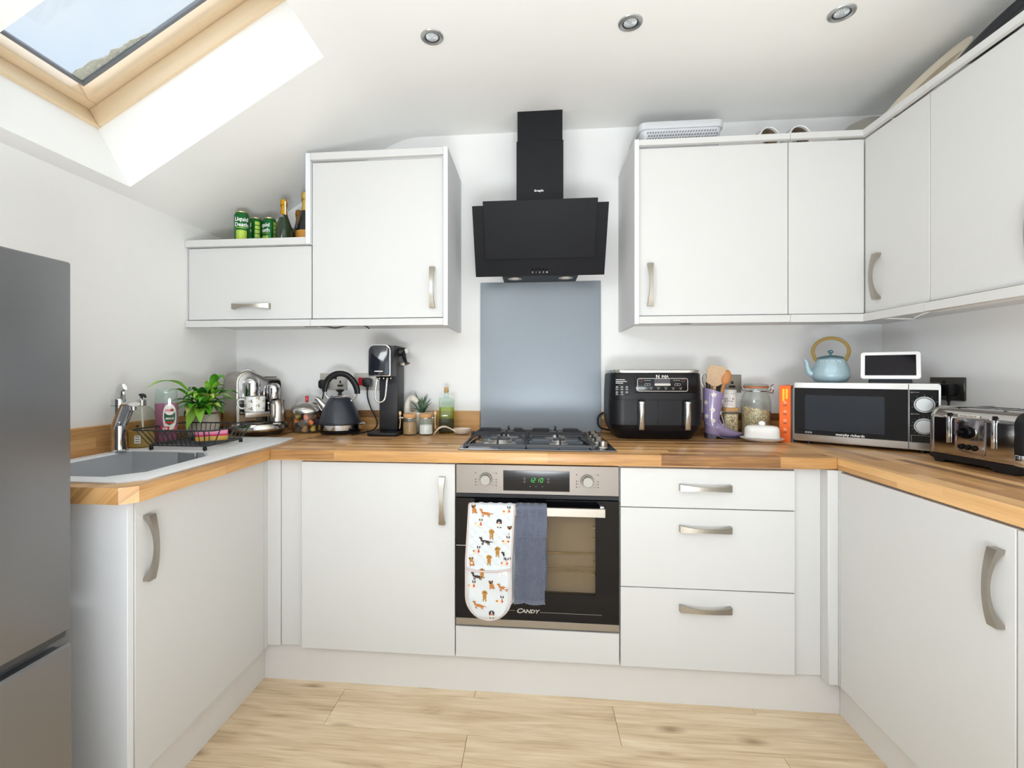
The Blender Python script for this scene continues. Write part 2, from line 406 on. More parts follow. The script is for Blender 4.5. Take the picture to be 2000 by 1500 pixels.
# floor: laminate planks in rows along X
fl = thing('floor', None, None, (0, 0, 0), kind='structure')
b = B(); b.box(XL, XR, YF, YB, -.1, -.010); b.build('subfloor', mat('grey_screed', '8a8680', .9), fl)
PLW, PLL = .186, 1.0
rows = int((YB - YF) / PLW) + 1
row0 = -.181
r = -3
pid = 0
while True:
    y1 = row0 + PLW * (-r - 0); y0 = y1 - PLW
    if y1 < YF: break
    if y0 < .1:
        off = .07 if r % 2 == 0 else .573
        x = off - 2 * PLL
        while x < XR:
            a, c = max(x, XL), min(x + PLL, XR)
            if c - a > .02:
                b = B(); b.box(a + .0006, c - .0006, y0 + .0006, min(y1, .1) - .0006, -.010, 0, .0008, 1); b.build('plank', OAK, fl, smooth=0)
            x += PLL
    r += 1

# skirting where it can be seen on the far side of nothing is omitted; plinths below the units
b = B(); b.box(-.772, 1.367, .040, .055, 0, .147); struct(b.build('baseboard_back', PLIN))
b = B(); b.box(-.786, -.771, -.605, .039, 0, .149); struct(b.build('baseboard_left', PLIN))
b = B(); b.box(1.367, 1.382, -1.62, .039, 0, .147); struct(b.build('baseboard_right', PLIN))

# worktop upstands
UZ0, UZ1 = .915, 1.016
b = B(); b.box(XL, .020, .621, YB, UZ0, UZ1, .002, 1); struct(b.build('trim_1', UPX))
b = B(); b.box(.620, XR, .621, YB, UZ0, UZ1, .002, 1); struct(b.build('trim_2', UPX))
b = B(); b.box(XL, XL + .019, -.655, .620, UZ0, UZ1, .002, 1); struct(b.build('trim_3', TOPYU))
b = B(); b.box(XR - .019, XR, -1.62, .620, UZ0, UZ1, .002, 1); struct(b.build('trim_4', TOPYU))

# ============================================================ WORKTOP
WZ0, WZ1 = .873, .915
FX0, FX1, FY = -.715, 1.325, -.020
# sink outline (plan), used for the cut-out too
SK = [(-1.235, -.612), (-.790, -.612), (-.742, -.560), (-.742, .10), (-.768, .262), (-1.235, .262)]
BW = [(-1.195, -.565), (-.870, -.565), (-.812, -.490), (-.822, -.215), (-.905, -.118), (-1.195, -.118)]
wt = thing('worktop', 'wood-strip laminate worktop running round all three sides of the kitchen', 'worktop', (.3, .3, WZ0), world=True)
def top_edge(poly_outline, mats, name='worktop_section', holes=None):
    b = B(); b.prism(poly_outline, WZ0, WZ1, 'xy'); return b
b = B(); b.prism([(FX0, FY), (FX1, FY), (FX1, YB), (FX0 + .0, YB)], WZ0, WZ1, bev=.005, seg=2); b.build('worktop_section', TOPX, wt)
b = B()   # left run, built as strips round the sink cut-out, chamfered near corner
x0, x1, y0, y1 = -1.19, -.80, -.575, -.10
b.prism([(XL, -.655), (-.745, -.655), (FX0, -.625), (FX0, y0), (XL, y0)], WZ0, WZ1)
b.prism([(XL, y1), (FX0, y1), (FX0 - .0005, YB), (XL, YB)], WZ0, WZ1)
b.box(XL, x0 - .01, y0, y1, WZ0, WZ1); b.box(x1 + .004, FX0, y0, y1, WZ0, WZ1)
bmesh.ops.remove_doubles(b.bm, verts=b.bm.verts[:], dist=.0004)
b.build('worktop_section', TOPY, wt, smooth=0)
b = B(); b.prism([(FX1 + .0006, -1.62), (XR, -1.62), (XR, YB), (FX1 + .0006, YB)], WZ0, WZ1, bev=.002, seg=1); b.build('worktop_section', TOPY, wt)

# ============================================================ CABINETS
def handle(L=.176):
    """bow handle along local z, standing off -Y; wide ends, slim middle"""
    b = B(); n = 22; rings = []
    for i in range(n + 1):
        t = -1 + 2 * i / n
        out = .018 + .016 * (1 - t * t); inn = 0 if abs(t) > .88 else .0265 * (1 - (t / .88) ** 2) ** .7
        wr = .0068 + .0052 * t * t; wl = -wr
        z = t * L / 2
        rings.append([(wl, -inn, z), (wr, -inn, z), (wr, -out, z), (wl, -out, z)])
    b.loft(rings); return b
HM = {'v': Matrix.Identity(4), 'vm': Matrix.Diagonal((-1, 1, 1, 1)), 'h': Matrix.Rotation(-PI / 2, 4, 'Y'), 'hd': Matrix.Rotation(-PI / 2, 4, 'Y') @ Matrix.Diagonal((-1, 1, 1, 1))}
def add_handle(parent, pos, orient='v', face=0):
    h = handle(); b = B(); b.add(h.bm, Matrix.Translation(pos) @ Matrix.Rotation(face, 4, 'Z') @ HM[orient]); return b.build('handle', NICK, parent, smooth=50)
def door(parent, x0, x1, z0, z1, y, name='door'):
    b = B(); b.box(x0, x1, y, y + .018, z0, z1, .0012, 1); return b.build(name, DOOR, parent)
def doorx(parent, xa, y0, y1, z0, z1, name='door'):
    b = B(); b.box(min(xa), max(xa), y0, y1, z0, z1, .0012, 1); return b.build(name, DOOR, parent)
DB, DT = .150, .866
# left run: sink cabinet
c = thing('base_cabinet', 'pale grey base cabinet under the sink, its door facing right', 'cabinet', (-.9, -.3, 0), world=True)
b = B(); b.box(-1.26, -.766, -.604, .03, .15, .60); b.box(-1.26, -1.245, -.604, .03, .60, .87); b.build('carcass', CARC, c)
b = B(); b.box(XL + .002, -.7465, -.626, -.6065, 0, WZ0 - .001, .001, 1); b.build('end_panel', EDGE, c, 'plain blue-grey end panel')
d = doorx(c, (-.763, -.745), -.604, -.010, DB - .012, DT + .002); add_handle(d, (-.745, -.568, .737), 'v', PI / 2)
b = B(); b.box(-.763, -.745, -.007, .018, DB - .012, .872, .001, 1); b.box(-.763, -.692, .018, .034, DB - .006, .872, .001, 1); b.build('corner_post', DOOR, c)
# back run
c = thing('base_cabinet', 'pale grey single-door base cabinet left of the oven', 'cabinet', (-.3, .3, 0), world=True)
b = B(); b.box(-.598, -.003, .0205, .60, .15, .87); b.build('carcass', CARC, c)
d = door(c, -.5985, -.0025, DB, DT, 0); add_handle(d, (-.049, 0, .731), 'vm')
b = B(); b.box(-.690, -.600, .020, .036, DB - .003, .872, .001, 1); b.build('corner_filler', DOOR, c)
oc = thing('oven_housing', 'pale grey oven housing with a filler panel beneath the oven', 'cabinet', (.3, .3, 0), world=True)
b = B(); b.box(0, .016, .0215, .60, .15, .87); b.box(.582, .5985, .0215, .60, .15, .87); b.box(.0165, .5815, .0215, .60, .15, .262); b.build('carcass', CARC, oc)
b = B(); b.box(.0005, .597, .001, .019, .150, .264, .0012, 1); b.build('filler_panel', DOOR, oc)
c = thing('drawer_unit', 'pale grey unit of three drawers right of the oven', 'drawers', (.9, .3, 0), world=True)
b = B(); b.box(.6005, 1.2, .0215, .60, .15, .87); b.build('carcass', CARC, c)
for z0, z1, hz in ((.7245, DT - .002, .799), (.4375, .7215, .653), (.150, .4345, .371)):
    d = door(c, .6015, 1.197, z0, z1, 0, 'drawer'); add_handle(d, (.893, 0, hz), 'h')
b = B(); b.box(1.202, 1.2925, .020, .036, .143, .872, .001, 1); b.build('corner_filler', DOOR, c)
# right run
c = thing('base_cabinet', 'pale grey base cabinet on the right, its door facing left', 'cabinet', (1.6, -.3, 0), world=True)
b = B(); b.box(1.3475, 1.90, -.622, .03, .15, .87); b.build('carcass', CARC, c)
d = doorx(c, (1.328, 1.346), -.622, -.030, .136, DT); add_handle(d, (1.328, -.588, .724), 'vm', -PI / 2)
b = B(); b.box(1.293, 1.328, -.022, .036, .136, .872, .003, 1); b.box(1.328, 1.346, -.027, .034, .136, .872, .001, 1); b.build('corner_post', DOOR, c)
c = thing('base_cabinet', 'next pale grey base cabinet at the right edge of the picture', 'cabinet', (1.6, -.95, 0), world=True)
b = B(); b.box(1.3475, 1.90, -1.6, -.625, .15, .87); b.build('carcass', CARC, c)
doorx(c, (1.328, 1.346), -1.6, -.626, .136, DT)

# ---- wall units
UZ, UT, UF = 1.448, 2.146, .280
c = thing('wall_cabinet', 'low wall cabinet with a lift-up flap beside the left wall', 'cabinet', (-.99, .46, 1.413), world=True)
b = B(); b.box(-1.281, -.7145, .2995, YB - .001, 1.436, 1.785); b.build('carcass', CARC, c)
d = door(c, -1.276, -.694, UZ, 1.772, UF); add_handle(d, (-.972, UF, 1.506), 'h')
b = B(); b.box(-1.281, -.7142, .262, .280, 1.776, 1.807, .001, 1); b.build('cornice', DOOR, c)
b = B(); b.box(-1.281, -.692, .262, .280, 1.413, 1.443, .001, 1); b.build('pelmet', DOOR, c)
c = thing('wall_cabinet', 'tall wall cabinet left of the cooker hood', 'cabinet', (-.39, .46, 1.413), world=True)
b = B(); b.box(-.6905, -.098, .2995, YB - .001, 1.436, UT); b.build('carcass', CARC, c)
d = door(c, -.689, -.101, UZ, UT - .007, UF); add_handle(d, (-.147, UF, 1.576), 'vm')
b = B(); b.box(-.7135, -.6915, .262, YB - .002, 1.7765, 2.177, .001, 1); b.build('end_panel', EDGE, c); b = B(); b.box(-.0965, -.0765, .258, YB - .002, 1.411, 2.177, .001, 1); b.build('end_panel', EDGE, c)
b = B(); b.box(-.691, -.0970, .262, .280, 2.1455, 2.177, .001, 1); b.build('cornice', DOOR, c)
b = B(); b.box(-.691, -.0970, .262, .280, 1.413, 1.443, .001, 1); b.build('pelmet', DOOR, c)
c = thing('wall_cabinet', 'wide single-door wall cabinet right of the cooker hood', 'cabinet', (1.0, .46, 1.410), world=True)
b = B(); b.box(.7235, 1.3145, .2995, YB - .001, 1.436, UT); b.build('carcass', CARC, c)
d = door(c, .725, 1.3135, UZ - .004, UT - .007, UF); add_handle(d, (.770, UF, 1.572), 'v')
b = B(); b.box(.7035, .722, .258, YB - .002, 1.408, 2.169, .001, 1); b.build('end_panel', CARC, c)
b = B(); b.box(.7225, 1.3145, .262, .280, 2.1455, 2.169, .001, 1); b.build('cornice', DOOR, c)
b = B(); b.box(.7225, 1.3145, .262, .280, 1.410, 1.440, .001, 1); b.build('pelmet', DOOR, c)
c = thing('wall_cabinet', 'L-shaped corner wall cabinet with two narrow doors at right angles', 'cabinet', (1.75, .46, 1.410), world=True)
b = B(); b.box(1.3155, XR - .002, .2995, YB - .001, 1.436, UT); b.box(1.625, XR - .002, -.033, .2990, 1.436, UT); b.build('carcass', CARC, c)
door(c, 1.3165, 1.6025, UZ - .004, UT - .007, UF)
d = doorx(c, (1.605, 1.623), -.033, .2785, UZ - .004, UT - .007); add_handle(d, (1.605, .203, 1.576), 'v', -PI / 2)
b = B(); b.prism([(1.3155, .262), (1.587, .262), (1.587, -.034), (1.604, -.034), (1.604, .2795), (1.3155, .2795)], 2.1455, 2.169); b.build('cornice', DOOR, c)
b = B(); b.prism([(1.3155, .262), (1.587, .262), (1.587, -.034), (1.604, -.034), (1.604, .2795), (1.3155, .2795)], 1.410, 1.440); b.build('pelmet', DOOR, c)
c = thing('wall_cabinet', 'wall cabinet on the right-hand wall at the picture edge', 'cabinet', (1.75, -.25, 1.410), world=True)
b = B(); b.box(1.625, XR - .002, -.70, -.0355, 1.436, UT); b.build('carcass', CARC, c)
d = doorx(c, (1.605, 1.623), -.435, -.036, UZ - .004, UT - .007); add_handle(d, (1.605, -.382, 1.573), 'vm', -PI / 2)
doorx(c, (1.605, 1.623), -.70, -.438, UZ - .004, UT - .007)
b = B(); b.box(1.587, 1.604, -.70, -.035, 2.1455, 2.169, .001, 1); b.build('cornice', DOOR, c)
b = B(); b.box(1.587, 1.604, -.70, -.035, 1.410, 1.440, .001, 1); b.build('pelmet', DOOR, c)

# ============================================================ FRIDGE FREEZER
f = thing('fridge_freezer', 'silver-grey fridge freezer at the left edge of the picture', 'fridge', (-1.0, -1.05, 0), world=True)
FS = mat('silver_grey_fridge_steel', '8b8b8e', .34, .85, var=.03, vscale=40, stretch=(1, 1, 30))
b = B(); b.box(-1.278, -.795, -1.335, -.778, .03, 1.449, .006); b.build('cabinet_body', mat('grey_fridge_side', '77787b', .5), f)
b = B(); b.box(-.793, -.745, -1.335, -.776, .629, 1.452, .005); b.build('door', FS, f, 'upper fridge door')
b = B(); b.prism([(-.793, .03), (-.745, .03), (-.745, .592), (-.752, .597), (-.780, .585), (-.793, .585)], -1.335, -.776, 'xz'); b.build('door', FS, f, 'lower freezer door')
b = B(); b.prism([(-.793, .630), (-.752, .628), (-.757, .612), (-.793, .600)], -1.33, -.781, 'xz'); b.build('grip_recess', mat('dark_grip_plastic', '3b3b3d', .5), f)
for x, y in ((-1.2, -1.3), (-.82, -1.3), (-1.2, -.82), (-.82, -.82)):
    b = B(); b.cyl((x, y, 0), (x, y, .031), .02); b.build('foot', BLACK, f)
# ============================================================ OVEN
o = thing('oven', 'built-in electric oven with a steel control panel and black glass door', 'oven', (.299, .02, .27), world=True)
OVG = mat('black_oven_glass', '0c0c10', .07, spec=.3, var=.02)
b = B(); b.box(.002, .596, .003, .020, .759, .866, .001, 1); b.build('control_panel', mat('oven_panel_steel', '89817a', .45, .6, var=.04, vscale=60, stretch=(1, 40, 40)), o)
b = B(); b.box(.018, .580, .0225, .55, .268, .864)
b.build('oven_body', mat('dark_oven_casing', '252528', .5, .3), o)
b = B(); b.box(.002, .596, .006, .020, .744, .757); b.build('vent_strip', BLACKM, o)
dr = B(); GX0, GX1, GZ0, GZ1 = .175, .513, .400, .682
Y0, Y1 = -.004, .018
for a in ((.002, .596, GZ1, .742), (.002, .596, .299, GZ0), (.002, GX0, GZ0, GZ1), (GX1, .596, GZ0, GZ1)): dr.box(a[0], a[1], Y0, Y1, a[2], a[3])
drO = dr.build('door', OVG, o, smooth=0)
b = B(); b.box(GX0, GX1, -.0035, .002, GZ0, GZ1); b.build('door_window', clear('smoked_oven_glass', 'e2ddd5', .03, refl=.6), drO, smooth=0)
b = B(); b.box(GX0 - .02, GX1 + .02, .0195, .022, GZ0 - .02, GZ1 + .02); b.build('cavity_lining', mat('enamel_cavity', 'b9b2a5', .5, var=.1), drO)
b = B()
for z in (.47, .515, .60, .64): b.box(GX1 - .008, GX1 + .012, .010, .0185, z - .003, z + .003)
for z in (.545,): b.cyl((GX0, .012, z), (GX1, .012, z), .0022, n=8)
for z in (.495, .485, .477): b.cyl((GX0, .014, z), (GX1, .014, z), .0010, n=6)
b.build('wire_shelf', mat('warm_chrome_wire', 'cbb98c', .25, 1), drO)
b = B(); b.box(.002, .596, -.004, .018, .2725, .2985, .001, 1); b.build('door_trim', STEEL, drO, 'steel strip along the bottom of the door')
b = B(); b.box(.058, .540, -.056, -.046, .697, .728, .0015, 1); b.build('door_handle', mat('satin_steel_bar', 'a69f95', .4, .9), drO)
for x in (.066, .530):
    b = B(); b.box(x - .008, x + .008, -.0455, -.0045, .722, .734, .004); b.build('handle_bracket', CHROME, drO)
b = B(); b.text('C', .024, front_at(.236, -.0046, .333), .0003, shear=.25, sx=1.25, bold=.0006); b.text('ANDY', .0185, front_at(.276, -.0046, .3325), .0003, shear=.25, sx=1.2, bold=.0006)
b.box(.150, .222, -.0046, -.0040, .3335, .3342); b.box(.312, .535, -.0046, -.0040, .3305, .3312); b.box(.003, .055, -.0046, -.0040, .5655, .568)
b.build('lettering', mat('pale_door_print', 'b5b3ae', .4, .4), drO)
b = B(); b.box(.178, .420, .0012, .004, .772, .846, .0004, 1); dp = b.build('display', OVG, o)
b = B(); LED = mat('green_led_digits', '2fc43a', .5, emit=.8)
def digit(b, ch, x, z, w, h, y):
    segs = {'1': 'bc', '2': 'abged', '0': 'abcdef'}[ch]; t = .0012
    P = {'a': (0, h / 2, 1, 0), 'g': (0, 0, 1, 0), 'd': (0, -h / 2, 1, 0), 'b': (w / 2, h / 4, 0, 1), 'c': (w / 2, -h / 4, 0, 1), 'f': (-w / 2, h / 4, 0, 1), 'e': (-w / 2, -h / 4, 0, 1)}
    for s_ in segs:
        dx, dz, hor, _ = P[s_]; sk = dz * .14
        if hor: b.box(x + dx + sk - w / 2 + .0006, x + dx + sk + w / 2 - .0006, y, y + .0003, z + dz - t / 2, z + dz + t / 2)
        else: b.box(x + dx + sk - t / 2, x + dx + sk + t / 2, y, y + .0003, z + dz - h / 4 + .0005, z + dz + h / 4 - .0005)
for ch, x in (('1', .278), ('2', .291), ('1', .3045), ('0', .319)): digit(b, ch, x, .812, .0075, .0145, .0008)
b.build('clock_digits', LED, dp)
b = B()
for x, z in ((.256, .817), (.256, .806), (.343, .817), (.343, .806)): b.lathe([(.0024, 0), (.0033, 0)], 12, front_at(x, .0009, z))
for x in (.277, .298, .321): b.box(x - .003, x + .003, .0008, .0011, .7885, .7895)
b.build('touch_symbols', PRINTG, dp, kind='stuff')
for x in (.1135, .4835):
    b = B(); b.cyl((x, .003, .813), (x, -.006, .813), .024, .022, 28); b.cyl((x, -.006, .813), (x, -.026, .813), .0195, .0185, 32, bev=.0015); b.build('control_knob', mat('satin_knob', '97938c', .5, .6), o)
b = B(); dk = mat('dark_panel_print', '55504a', .6)
for cx in (.1135, .4835):
    for sx in (-1, 1):
        for k, dz in enumerate((.022, -.002, -.012, -.023)):
            x0 = cx + sx * (.020 if abs(dz) > .015 else .023); x1 = cx + sx * .034
            if not (sx < 0 and k == 0): b.box(min(x0, x1), max(x0, x1), .0024, .0031, .813 + dz - .0003, .813 + dz + .0003)
            c0 = cx + sx * .0385; b.box(c0 - .0022, c0 + .0022, .0024, .0031, .813 + dz - .0022, .813 + dz + .0022)
    b.box(cx - .0006, cx + .0006, .0024, .0031, .843, .8445)
b.build('dial_markings', dk, o, kind='stuff')

# ============================================================ HOB
h = thing('gas_hob', 'stainless gas hob with four burners and black pan supports', 'hob', (.30, .28, WZ1))
HS = mat('mirror_dark_steel', '7d8087', .14, .92, var=.02)
b = B(); b.box(-.294, .294, -.254, .254, .0004, .006, .0025, 2); b.build('base_plate', HS, h)
IRON = mat('black_cast_iron', '2d2d31', .5, var=.1)
burn = [(-.147, -.105, .046), (-.128, .115, .034), (.089, -.118, .026), (.089, .115, .034)]
for x, y, r in burn:
    b = B(); b.lathe([(0, .006), (r * 1.45, .006), (r * 1.35, .009), (r * 1.05, .010), (r * 1.05, .012), (0, .012)], 32, Matrix.Translation((x, y, 0)))
    b.lathe([(r * .95, .012), (r * .98, .025), (0, .025)], 32, Matrix.Translation((x, y, 0)))
    for i in range(24):
        a = 2 * PI * i / 24; b.box(-.0012, .0012, r * .96, r * 1.01, .017, .023, M=Matrix.Translation((x, y, 0)) @ Matrix.Rotation(a, 4, 'Z'))
    bo = b.build('burner', mat('bright_aluminium_burner', 'd0cec9', .35, .9), h)
    b = B(); b.lathe([(r * .9, .0252), (r * .92, .029), (r * .8, .0315), (0, .0315)], 32, Matrix.Translation((x, y, 0))); b.build('burner_cap', mat('enamel_burner_cap', '4a4a4e', .3), bo)
for gx0, gx1, bs in ((-.272, -.042, burn[:2]), (-.036, .206, burn[2:])):
    b = B(); z = .020; t = .0045; y0, y1 = -.238, .240
    xm = (gx0 + gx1) / 2
    for y in (y0, y1): b.box(gx0, gx1, y - t, y + t, .012, .022, .001, 1)
    for x in (gx0, gx1):
        b.box(x - t, x + t, y0, y1, .012, .022, .001, 1)
    for x, y in ((gx0, y0), (gx1, y0), (gx0, y1), (gx1, y1)): b.box(x - .005, x + .005, y - .005, y + .005, .0065, .013)
    ztop = .040
    def finger(p0, p1, lift=.016):
        p0 = Vector(p0); p1 = Vector(p1); d = (p1 - p0); q = p0 + d * min(.35, .022 / d.length)
        b.tube([(p0.x, p0.y, .018), (q.x, q.y, ztop - .004), (q.x + d.x * .08, q.y + d.y * .08, ztop), (p1.x, p1.y, ztop)], .0048, 6)
    for (x, y, r) in bs:
        finger((gx0, y, 0), (x - r * .75 - .004, y, 0)); finger((gx1, y, 0), (x + r * .75 + .004, y, 0))
        ye = y0 if y < 0 else y1
        finger((x, ye, 0), (x, y + (ye - y) * .42, 0))
        finger((x, 0, 0), (x, y * .5, 0))
    b.box(gx0, gx1, -t, t, .030, .040, .001, 1); b.box(gx0 - t, gx0 + t, -.02, .02, .012, .040, .002, 1); b.box(gx1 - t, gx1 + t, -.02, .02, .012, .040, .002, 1)
    b.build('pan_support', IRON, h)
for y in (-.185, -.055, .045, .145):
    b = B(); b.cyl((.252, y, .0062), (.252, y, .012), .021, .018, 24); b.cyl((.252, y, .012), (.252, y, .031), .0165, .0175, 28, bev=.0015); b.box(.2505, .2535, y - .016, y + .016, .031, .0325)
    b.build('control_knob', NICK, h)

# ============================================================ SPLASHBACK, COOKER HOOD
b = B(); b.box(.0225, .6175, .6295, YB - .0005, WZ1 + .0005, 1.660, .001, 1)
tag(b.build('splashback', mat('brushed_blue_grey_splashback', '81888f', .34, .25, var=.05, vscale=14, stretch=(1, 30, 60))), 'tall blue-grey brushed splashback panel behind the hob', 'splashback')
k = thing('cooker_hood', 'black angled glass cooker hood above the hob', 'cooker hood', (.318, .5, 1.66), world=True)
HB = mat('black_painted_steel', '17181c', .5, spec=.25, var=.03); HG = mat('black_hood_glass', '141519', .5, spec=.15, var=.02)
b = B(); b.box(.2145, .4205, .452, YB - .001, 2.27, 2.4145); b.box(.210, .4245, .448, YB - .001, 1.93, 2.275, .001, 1); ch = b.build('chimney', HB, k)
ti = math.atan2(.14, .283)
T0 = Matrix.Translation((.315, .4, 1.80)) @ Matrix.Rotation(ti, 4, 'X')
# wide rear panel then the narrower front panel
b = B(); b.M = T0; b.box(-.296, .296, -.004, .004, -.158, .158, .001, 1); rp = b.build('glass_panel', HG, k, 'wide rear glass panel')
b = B(); b.M = T0; b.box(-.245, .245, -.034, -.028, -.070, .180, .001, 1); b.build('glass_panel', HG, k, 'narrower front glass panel')
b = B(); b.M = T0; b.box(-.235, .235, -.028, -.0045, -.06, .14); b.build('spacer', BLACKM, k)
b = B(); b.prism([(.37, 1.93), (.345, 1.90), (.478, 1.66), (.625, 1.66), (.638, 1.68), (.638, 1.93)], .142, .495, 'yz')
b.build('body', HB, k)
LENS = mat('frosted_lamp_lens', 'efe6d8', .4)
for x in (.200, .440):
    b = B(); b.lathe([(.020, -.0005), (.033, -.002), (.034, 0), (.020, .0)], 28, Matrix.Translation((x, .532, 1.659))); l_ = b.build('lamp_ring', NICK, k)
    b = B(); b.lathe([(0, -.003), (.014, -.0025), (.0205, 0)], 24, Matrix.Translation((x, .532, 1.659))); b.build('lamp_lens', LENS, l_)
b = B()
for i in range(5):
    b.M = T0 @ Matrix.Translation((-.031 + i * .0165, -.0045, -.128)); b.cyl((0, 0, 0), (0, -.004, 0), .0052, .0046, 14)
b.build('button', BLACKG, rp)
b = B()
for i, s_ in enumerate('0123'): b.text(s_, .0105, T0 @ front_at(-.031 + i * .0165, -.0045, -.1405), .0003)
b.lathe([(.0025, 0), (.0038, 0)], 12, T0 @ front_at(.035, -.0045, -.1405)); b.lathe([(0, 0), (.0012, 0)], 8, T0 @ front_at(.035, -.0045, -.1405))
b.build('lettering', PRINTW, rp)
b = B(); b.text('caple', .0145, front_at(.319, .4475, 2.045), .0004, bold=.0004); b.lathe([(.0028, 0), (.0052, 0)], 16, front_at(.297, .4473, 2.045)); b.lathe([(0, 0), (.0012, 0)], 8, front_at(.297, .4473, 2.045))
b.build('lettering', PRINTW, ch)

# ============================================================ SINK AND TAP
SKM = mat('light_grey_composite', 'dfe1e3', .42, var=.05, vscale=400)
SKB = mat('grey_composite_bowl', 'adb0b5', .45, var=.08, vscale=420)
s = thing('sink', 'light grey composite inset sink with ribbed drainer', 'sink', (-.99, -.2, WZ1), world=True)
zt = WZ1 + .007
b = B()
def off(P, d):
    n = len(P); out = []
    for i in range(n):
        p0, p1, p2 = Vector(P[i - 1]).to_2d(), Vector(P[i]).to_2d(), Vector(P[(i + 1) % n]).to_2d()
        d1 = (p1 - p0).normalized(); d2 = (p2 - p1).normalized(); n1 = Vector((-d1.y, d1.x)); n2 = Vector((-d2.y, d2.x)); m = (n1 + n2); m = m / max(.3, m.length_squared / 2) / 1
        out.append((p1.x + n1.x * d if False else p1.x + m.x * d / 1, p1.y + m.y * d / 1))
    return out
# rim with hole: triangulated fill between outer outline and bowl opening
t = bmesh.new()
def loop(P, z): return [t.verts.new((x, y, z)) for x, y in P]
OI = off(SK, .006)
v0 = loop(SK, WZ1 + .0003); v1 = loop(SK, zt - .003); v2 = loop(OI, zt); vb = loop(BW, zt)
BI = off(BW, .006); BF = off(BW, .045)
v3 = loop(BI, zt - .006)
for A, C in ((v0, v1), (v1, v2), (vb, v3)):
    n = len(A)
    for i in range(n): t.faces.new([A[i], A[(i + 1) % n], C[(i + 1) % n], C[i]])
ed = []
for L_ in (v2, vb):
    for i in range(len(L_)):
        e = t.edges.get((L_[i], L_[(i + 1) % len(L_)])) or t.edges.new((L_[i], L_[(i + 1) % len(L_)])); ed.append(e)
bmesh.ops.triangle_fill(t, use_beauty=True, use_dissolve=False, edges=ed)
bmesh.ops.recalc_face_normals(t, faces=t.faces); b.add(t)
for i in range(9):        # drainer ribs
    x = -1.18 + i * .046; b.box(x - .004, x + .004, -.06, .235, zt - .001, zt + .0018, .0015, 1)
b.build('rim', SKM, s, smooth=30)
b = B(); BM_ = off(BW, .010)
b.loft([[(x, y, zt - .006) for x, y in BI], [(x, y, zt - .05) for x, y in BM_], [(x, y, .76) for x, y in off(BW, .022)], [(x, y, .745) for x, y in BF]], cap0=False)
for f in b.bm.faces: f.normal_flip()
b.build('bowl', SKB, s, 'grey bowl', smooth=60)
b = B(); b.lathe([(0, 0), (.03, 0), (.042, .002), (.043, 0)], 24, Matrix.Translation((-1.03, -.34, .7455))); b.build('waste', CHROME, s)
b = B(); b.box(-1.000, -.930, -.137, -.119, zt - .045, zt - .006, .002, 1); b.box(-.998, -.932, -.150, -.128, zt - .050, zt - .044, .001, 1); b.build('overflow', mat('steel_overflow', '9da0a4', .35, .6), s)
tp = thing('mixer_tap', 'chrome mixer tap with two angled lever handles behind the sink', 'tap', (-1.205, -.165, zt))
b = B(); b.lathe([(0, 0), (.030, 0), (.030, .004), (.025, .008), (.0225, .03), (.0225, .185), (.021, .190), (0, .190)], 32); b.build('body', CHROME, tp)
b = B(); b.lathe([(.0233, .098), (.0233, .100), (.0226, .100)], 32); b.lathe([(.0226, .165), (.0233, .165), (.0233, .167), (.0226, .167)], 32); b.build('joint_ring', mat('dark_joint', '777a80', .2, 1), tp)
b = B()                   # angled flat spout rising to the right, then level
sp_dir = Vector((.86, -.5, 0)).normalized()
def SP(a, z): return Vector((sp_dir.x * a, sp_dir.y * a, z))
pts = [SP(.0, .085), SP(.03, .115), SP(.085, .165), SP(.105, .176), SP(.150, .176)]
b.tube(pts, [.020, .021, .020, .018, .015], 12, flat=(.5, 1.2)); b.cyl(SP(.138, .168), SP(.138, .155), .011, .0105, 16); b.build('spout', CHROME, tp)
b = B(); b.tube([Vector((.005, 0, .186)), Vector((.012, -.005, .205)), Vector((.02, -.010, .228)), Vector((.048, -.026, .234))], [.0165, .016, .013, .010], 12, flat=(.6, 1.2)); b.build('lever', CHROME, tp)

# ============================================================ SOCKETS AND SWITCHES
SOC = mat('satin_chrome_plate', 'c9c6bf', .35, .75)
def socket_holes(b, x, z, y, s=1.0):
    b.box(x - .0042 * s, x + .0042 * s, y - .0006, y + .001, z + .004, z + .018); b.box(x - .0145, x + .0145, y - .0006, y + .001, z - .013, z - .003)
def plug(parent, x, z, y0, name='plug'):
    b = B(); b.prism(rr(.046, .046, .014, 5, x, z), y0 - .034, y0, 'xz', bev=.004); b.cyl((x, y0 - .018, z - .022), (x, y0 - .018, z - .040), .0075, .005, 12); return b.build(name, BLACK, parent)
q = thing('double_socket', 'brushed metal double wall socket behind the black kettle', 'socket', (-.746, YB, 1.163), world=True)
b = B(); b.box(-.819, -.673, YB - .008, YB - .0005, 1.120, 1.206, .002, 1); b.build('face_plate', SOC, q)
b = B(); socket_holes(b, -.709, 1.150, YB - .0085); b.box(-.770, -.755, YB - .011, YB - .008, 1.175, 1.192); b.box(-.742, -.727, YB - .011, YB - .008, 1.175, 1.192); b.build('socket_slots', BLACKM, q)
def plug_thing(label, x, z, pts, r=.0035, world=True, rz=0, loc=None):
    t = thing('plug', label, 'plug', (x, YB - .009, z), world=True)
    p_ = plug(t, x, z, YB - .0093); b = B(); b.tube(pts, r, 8); b.build('cable', BLACKM, t); return t
plug_thing('black plug and lead in the double socket behind the kettle', -.790, 1.150, [(-.790, YB - .027, 1.112), (-.795, YB - .03, 1.075), (-.812, YB - .035, 1.045), (-.80, YB - .04, .99), (-.77, YB - .05, .935), (-.70, YB - .085, .9195)])
q = thing('fused_switch', 'brushed metal wall plate with a red rocker switch', 'switch', (-.577, YB, 1.163), world=True)
